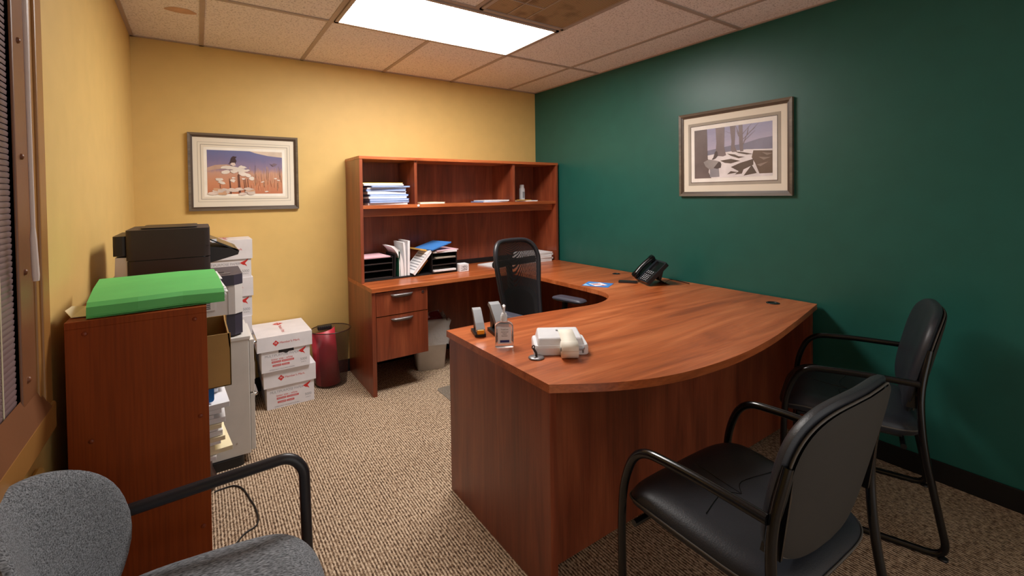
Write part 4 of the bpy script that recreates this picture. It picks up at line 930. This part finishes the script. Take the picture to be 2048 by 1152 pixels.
slab('papers', 'grey papers in the upper shelf of the right letter tray', 'paper', M['mat_grey'], 1.95, -.24, DT+.1098, .090, .105, .010, .06, m2=M['mat_grey'])
slab('papers', 'white papers on top of the right letter tray', 'paper', M['white_paper'], 1.955, -.22, DT+.1550, .105, .125, .012, -.05)
slab('papers', 'pink edged papers over the right letter tray', 'paper', M['pink'], 1.965, -.225, DT+.1676, .10, .12, .007, .07)
slab('blue_folder', 'blue folder slanting on top of the right letter tray', 'folder', M['blue'], 1.895, -.225, DT+.1755+.026, .105, .115, .008, .28, tilt=-.22, m2=M['blue'])
slab('envelope', 'orange envelope folded over between magazines and tray', 'envelope', M['manila'], 1.79, -.20, DT+.1735, .05, .10, .012, .1, m2=M['manila'], tilt=.2)
# upright booklets
def booklet(label, x, w_, h_, m, lean=0, y=-.22, d=.20, bend=0, mcore=None):
    t = thing('booklet', label, 'booklet', (x, y, DT+.0003+w_*max(0, math.sin(lean)))); t.rotation_euler.y = lean
    n = 8
    def strip(xa, xb, m, nm, dd):
        vs = []; 
        for i in range(n+1):
            u = i/n; off = -bend*u**3; zz = h_*u - abs(bend)*.5*u**3
            for yy in (-dd/2, dd/2): vs += [(xa+off, yy, zz), (xb+off, yy, zz)]
        fs = []
        for i in range(n):
            a, b = i*4, (i+1)*4
            fs += [(a, a+1, b+1, b), (a+3, a+2, b+2, b+3), (a+1, a+3, b+3, b+1), (a+2, a, b, b+2)]
        fs += [(0, 2, 3, 1), (n*4, n*4+1, n*4+3, n*4+2)]
        MB().add(vs, fs, m).build(nm, t)
    strip(0, .0015, m, 'cover', d); strip(w_-.0015, w_, m, 'cover', d); strip(.0018, w_-.0018, mcore or M['white_paper'], 'pages', d-.004)
    return t
booklet('black folder leaning between letter tray and booklets', 1.534, .010, .175, M['aio_edge'], .04, mcore=M['aio_edge'])
booklet('dark green covered booklet beside the left letter tray', 1.572, .010, .20, M['green_paper'], 0)
booklet('thick white booklet flopping over the letter tray', 1.584, .028, .265, M['white_paper'], 0, bend=.07)
booklet('white booklet standing upright, left of the rightmost upright one', 1.616, .016, .26, M['white_paper'], 0, bend=.01)
booklet('rightmost upright white booklet with blue tabs', 1.640, .018, .265, M['white_paper'], .02)
t = booklet('white magazine leaning at a steep slant beside the booklets', 1.672, .020, .225, M['white_paper'], .72, y=-.25)
g = MB()
for k in range(7): g.quad((-.0005, -.085, .03+k*.024), (-.0005, .085, .03+k*.024), (-.0005, .085, .038+k*.024), (-.0005, -.085, .038+k*.024), M['grey_print'])
g.build('printing', t)
booklet('brown edged booklet leaning under the slanted magazine', 1.722, .016, .13, M['manila'], .72, y=-.20, mcore=M['carton'])
t = thing('tissue_box', 'small white box with grey scribble pattern beside the letter tray', 'box', (2.105, -.335, DZ+.0003), -.06)
MB().box(-.042, .042, -.04, .04, 0, .062, M['sticker']).build('box_body', t, bevel=.002)
g = MB(); 
for k in range(5):
    a = smooth_path([(-.035+random.uniform(0, .07), -.0405, .008+random.uniform(0, .045)) for _ in range(5)], 4); g.tube(a, .0008, M['grey_print'], seg=4)
g.build('printing', t)
t = thing('paper_note', 'cream paper standing against the right side of the letter tray', 'paper', (2.066, -.20, DZ+.0003))
MB().add([(0, -.08, .06), (.002, -.08, .16), (.05, -.02, .12), (.03, .0, .06)], [(0, 1, 2, 3)], M['cream']).add([(0, -.08, 0), (.03, 0, 0), (.03, 0, .06), (0, -.08, .06)], [(0, 1, 2, 3)], M['cream']).build('sheet', t).modifiers.new('solid', 'SOLIDIFY').thickness = .001
z = DZ+.0003
for k in range(5):
    th_ = (.018, .014, .02, .016, .012)[k]
    slab('papers', 'white papers, %s of the corner stack behind the mesh chair' % ('bottom', 'second from the bottom', 'middle', 'second from the top', 'topmost')[k], 'paper', M['white_paper'], 2.90+random.uniform(-.012, .01), -.25, z, .15, .11, th_, random.uniform(-.06, .06), 'papers stacked in the hutch corner'); z += th_+.001
slab('papers', 'loose white papers behind the mesh chair on the credenza', 'paper', M['white_paper'], 2.50, -.26, DZ+.0003, .13, .12, .012, .2)
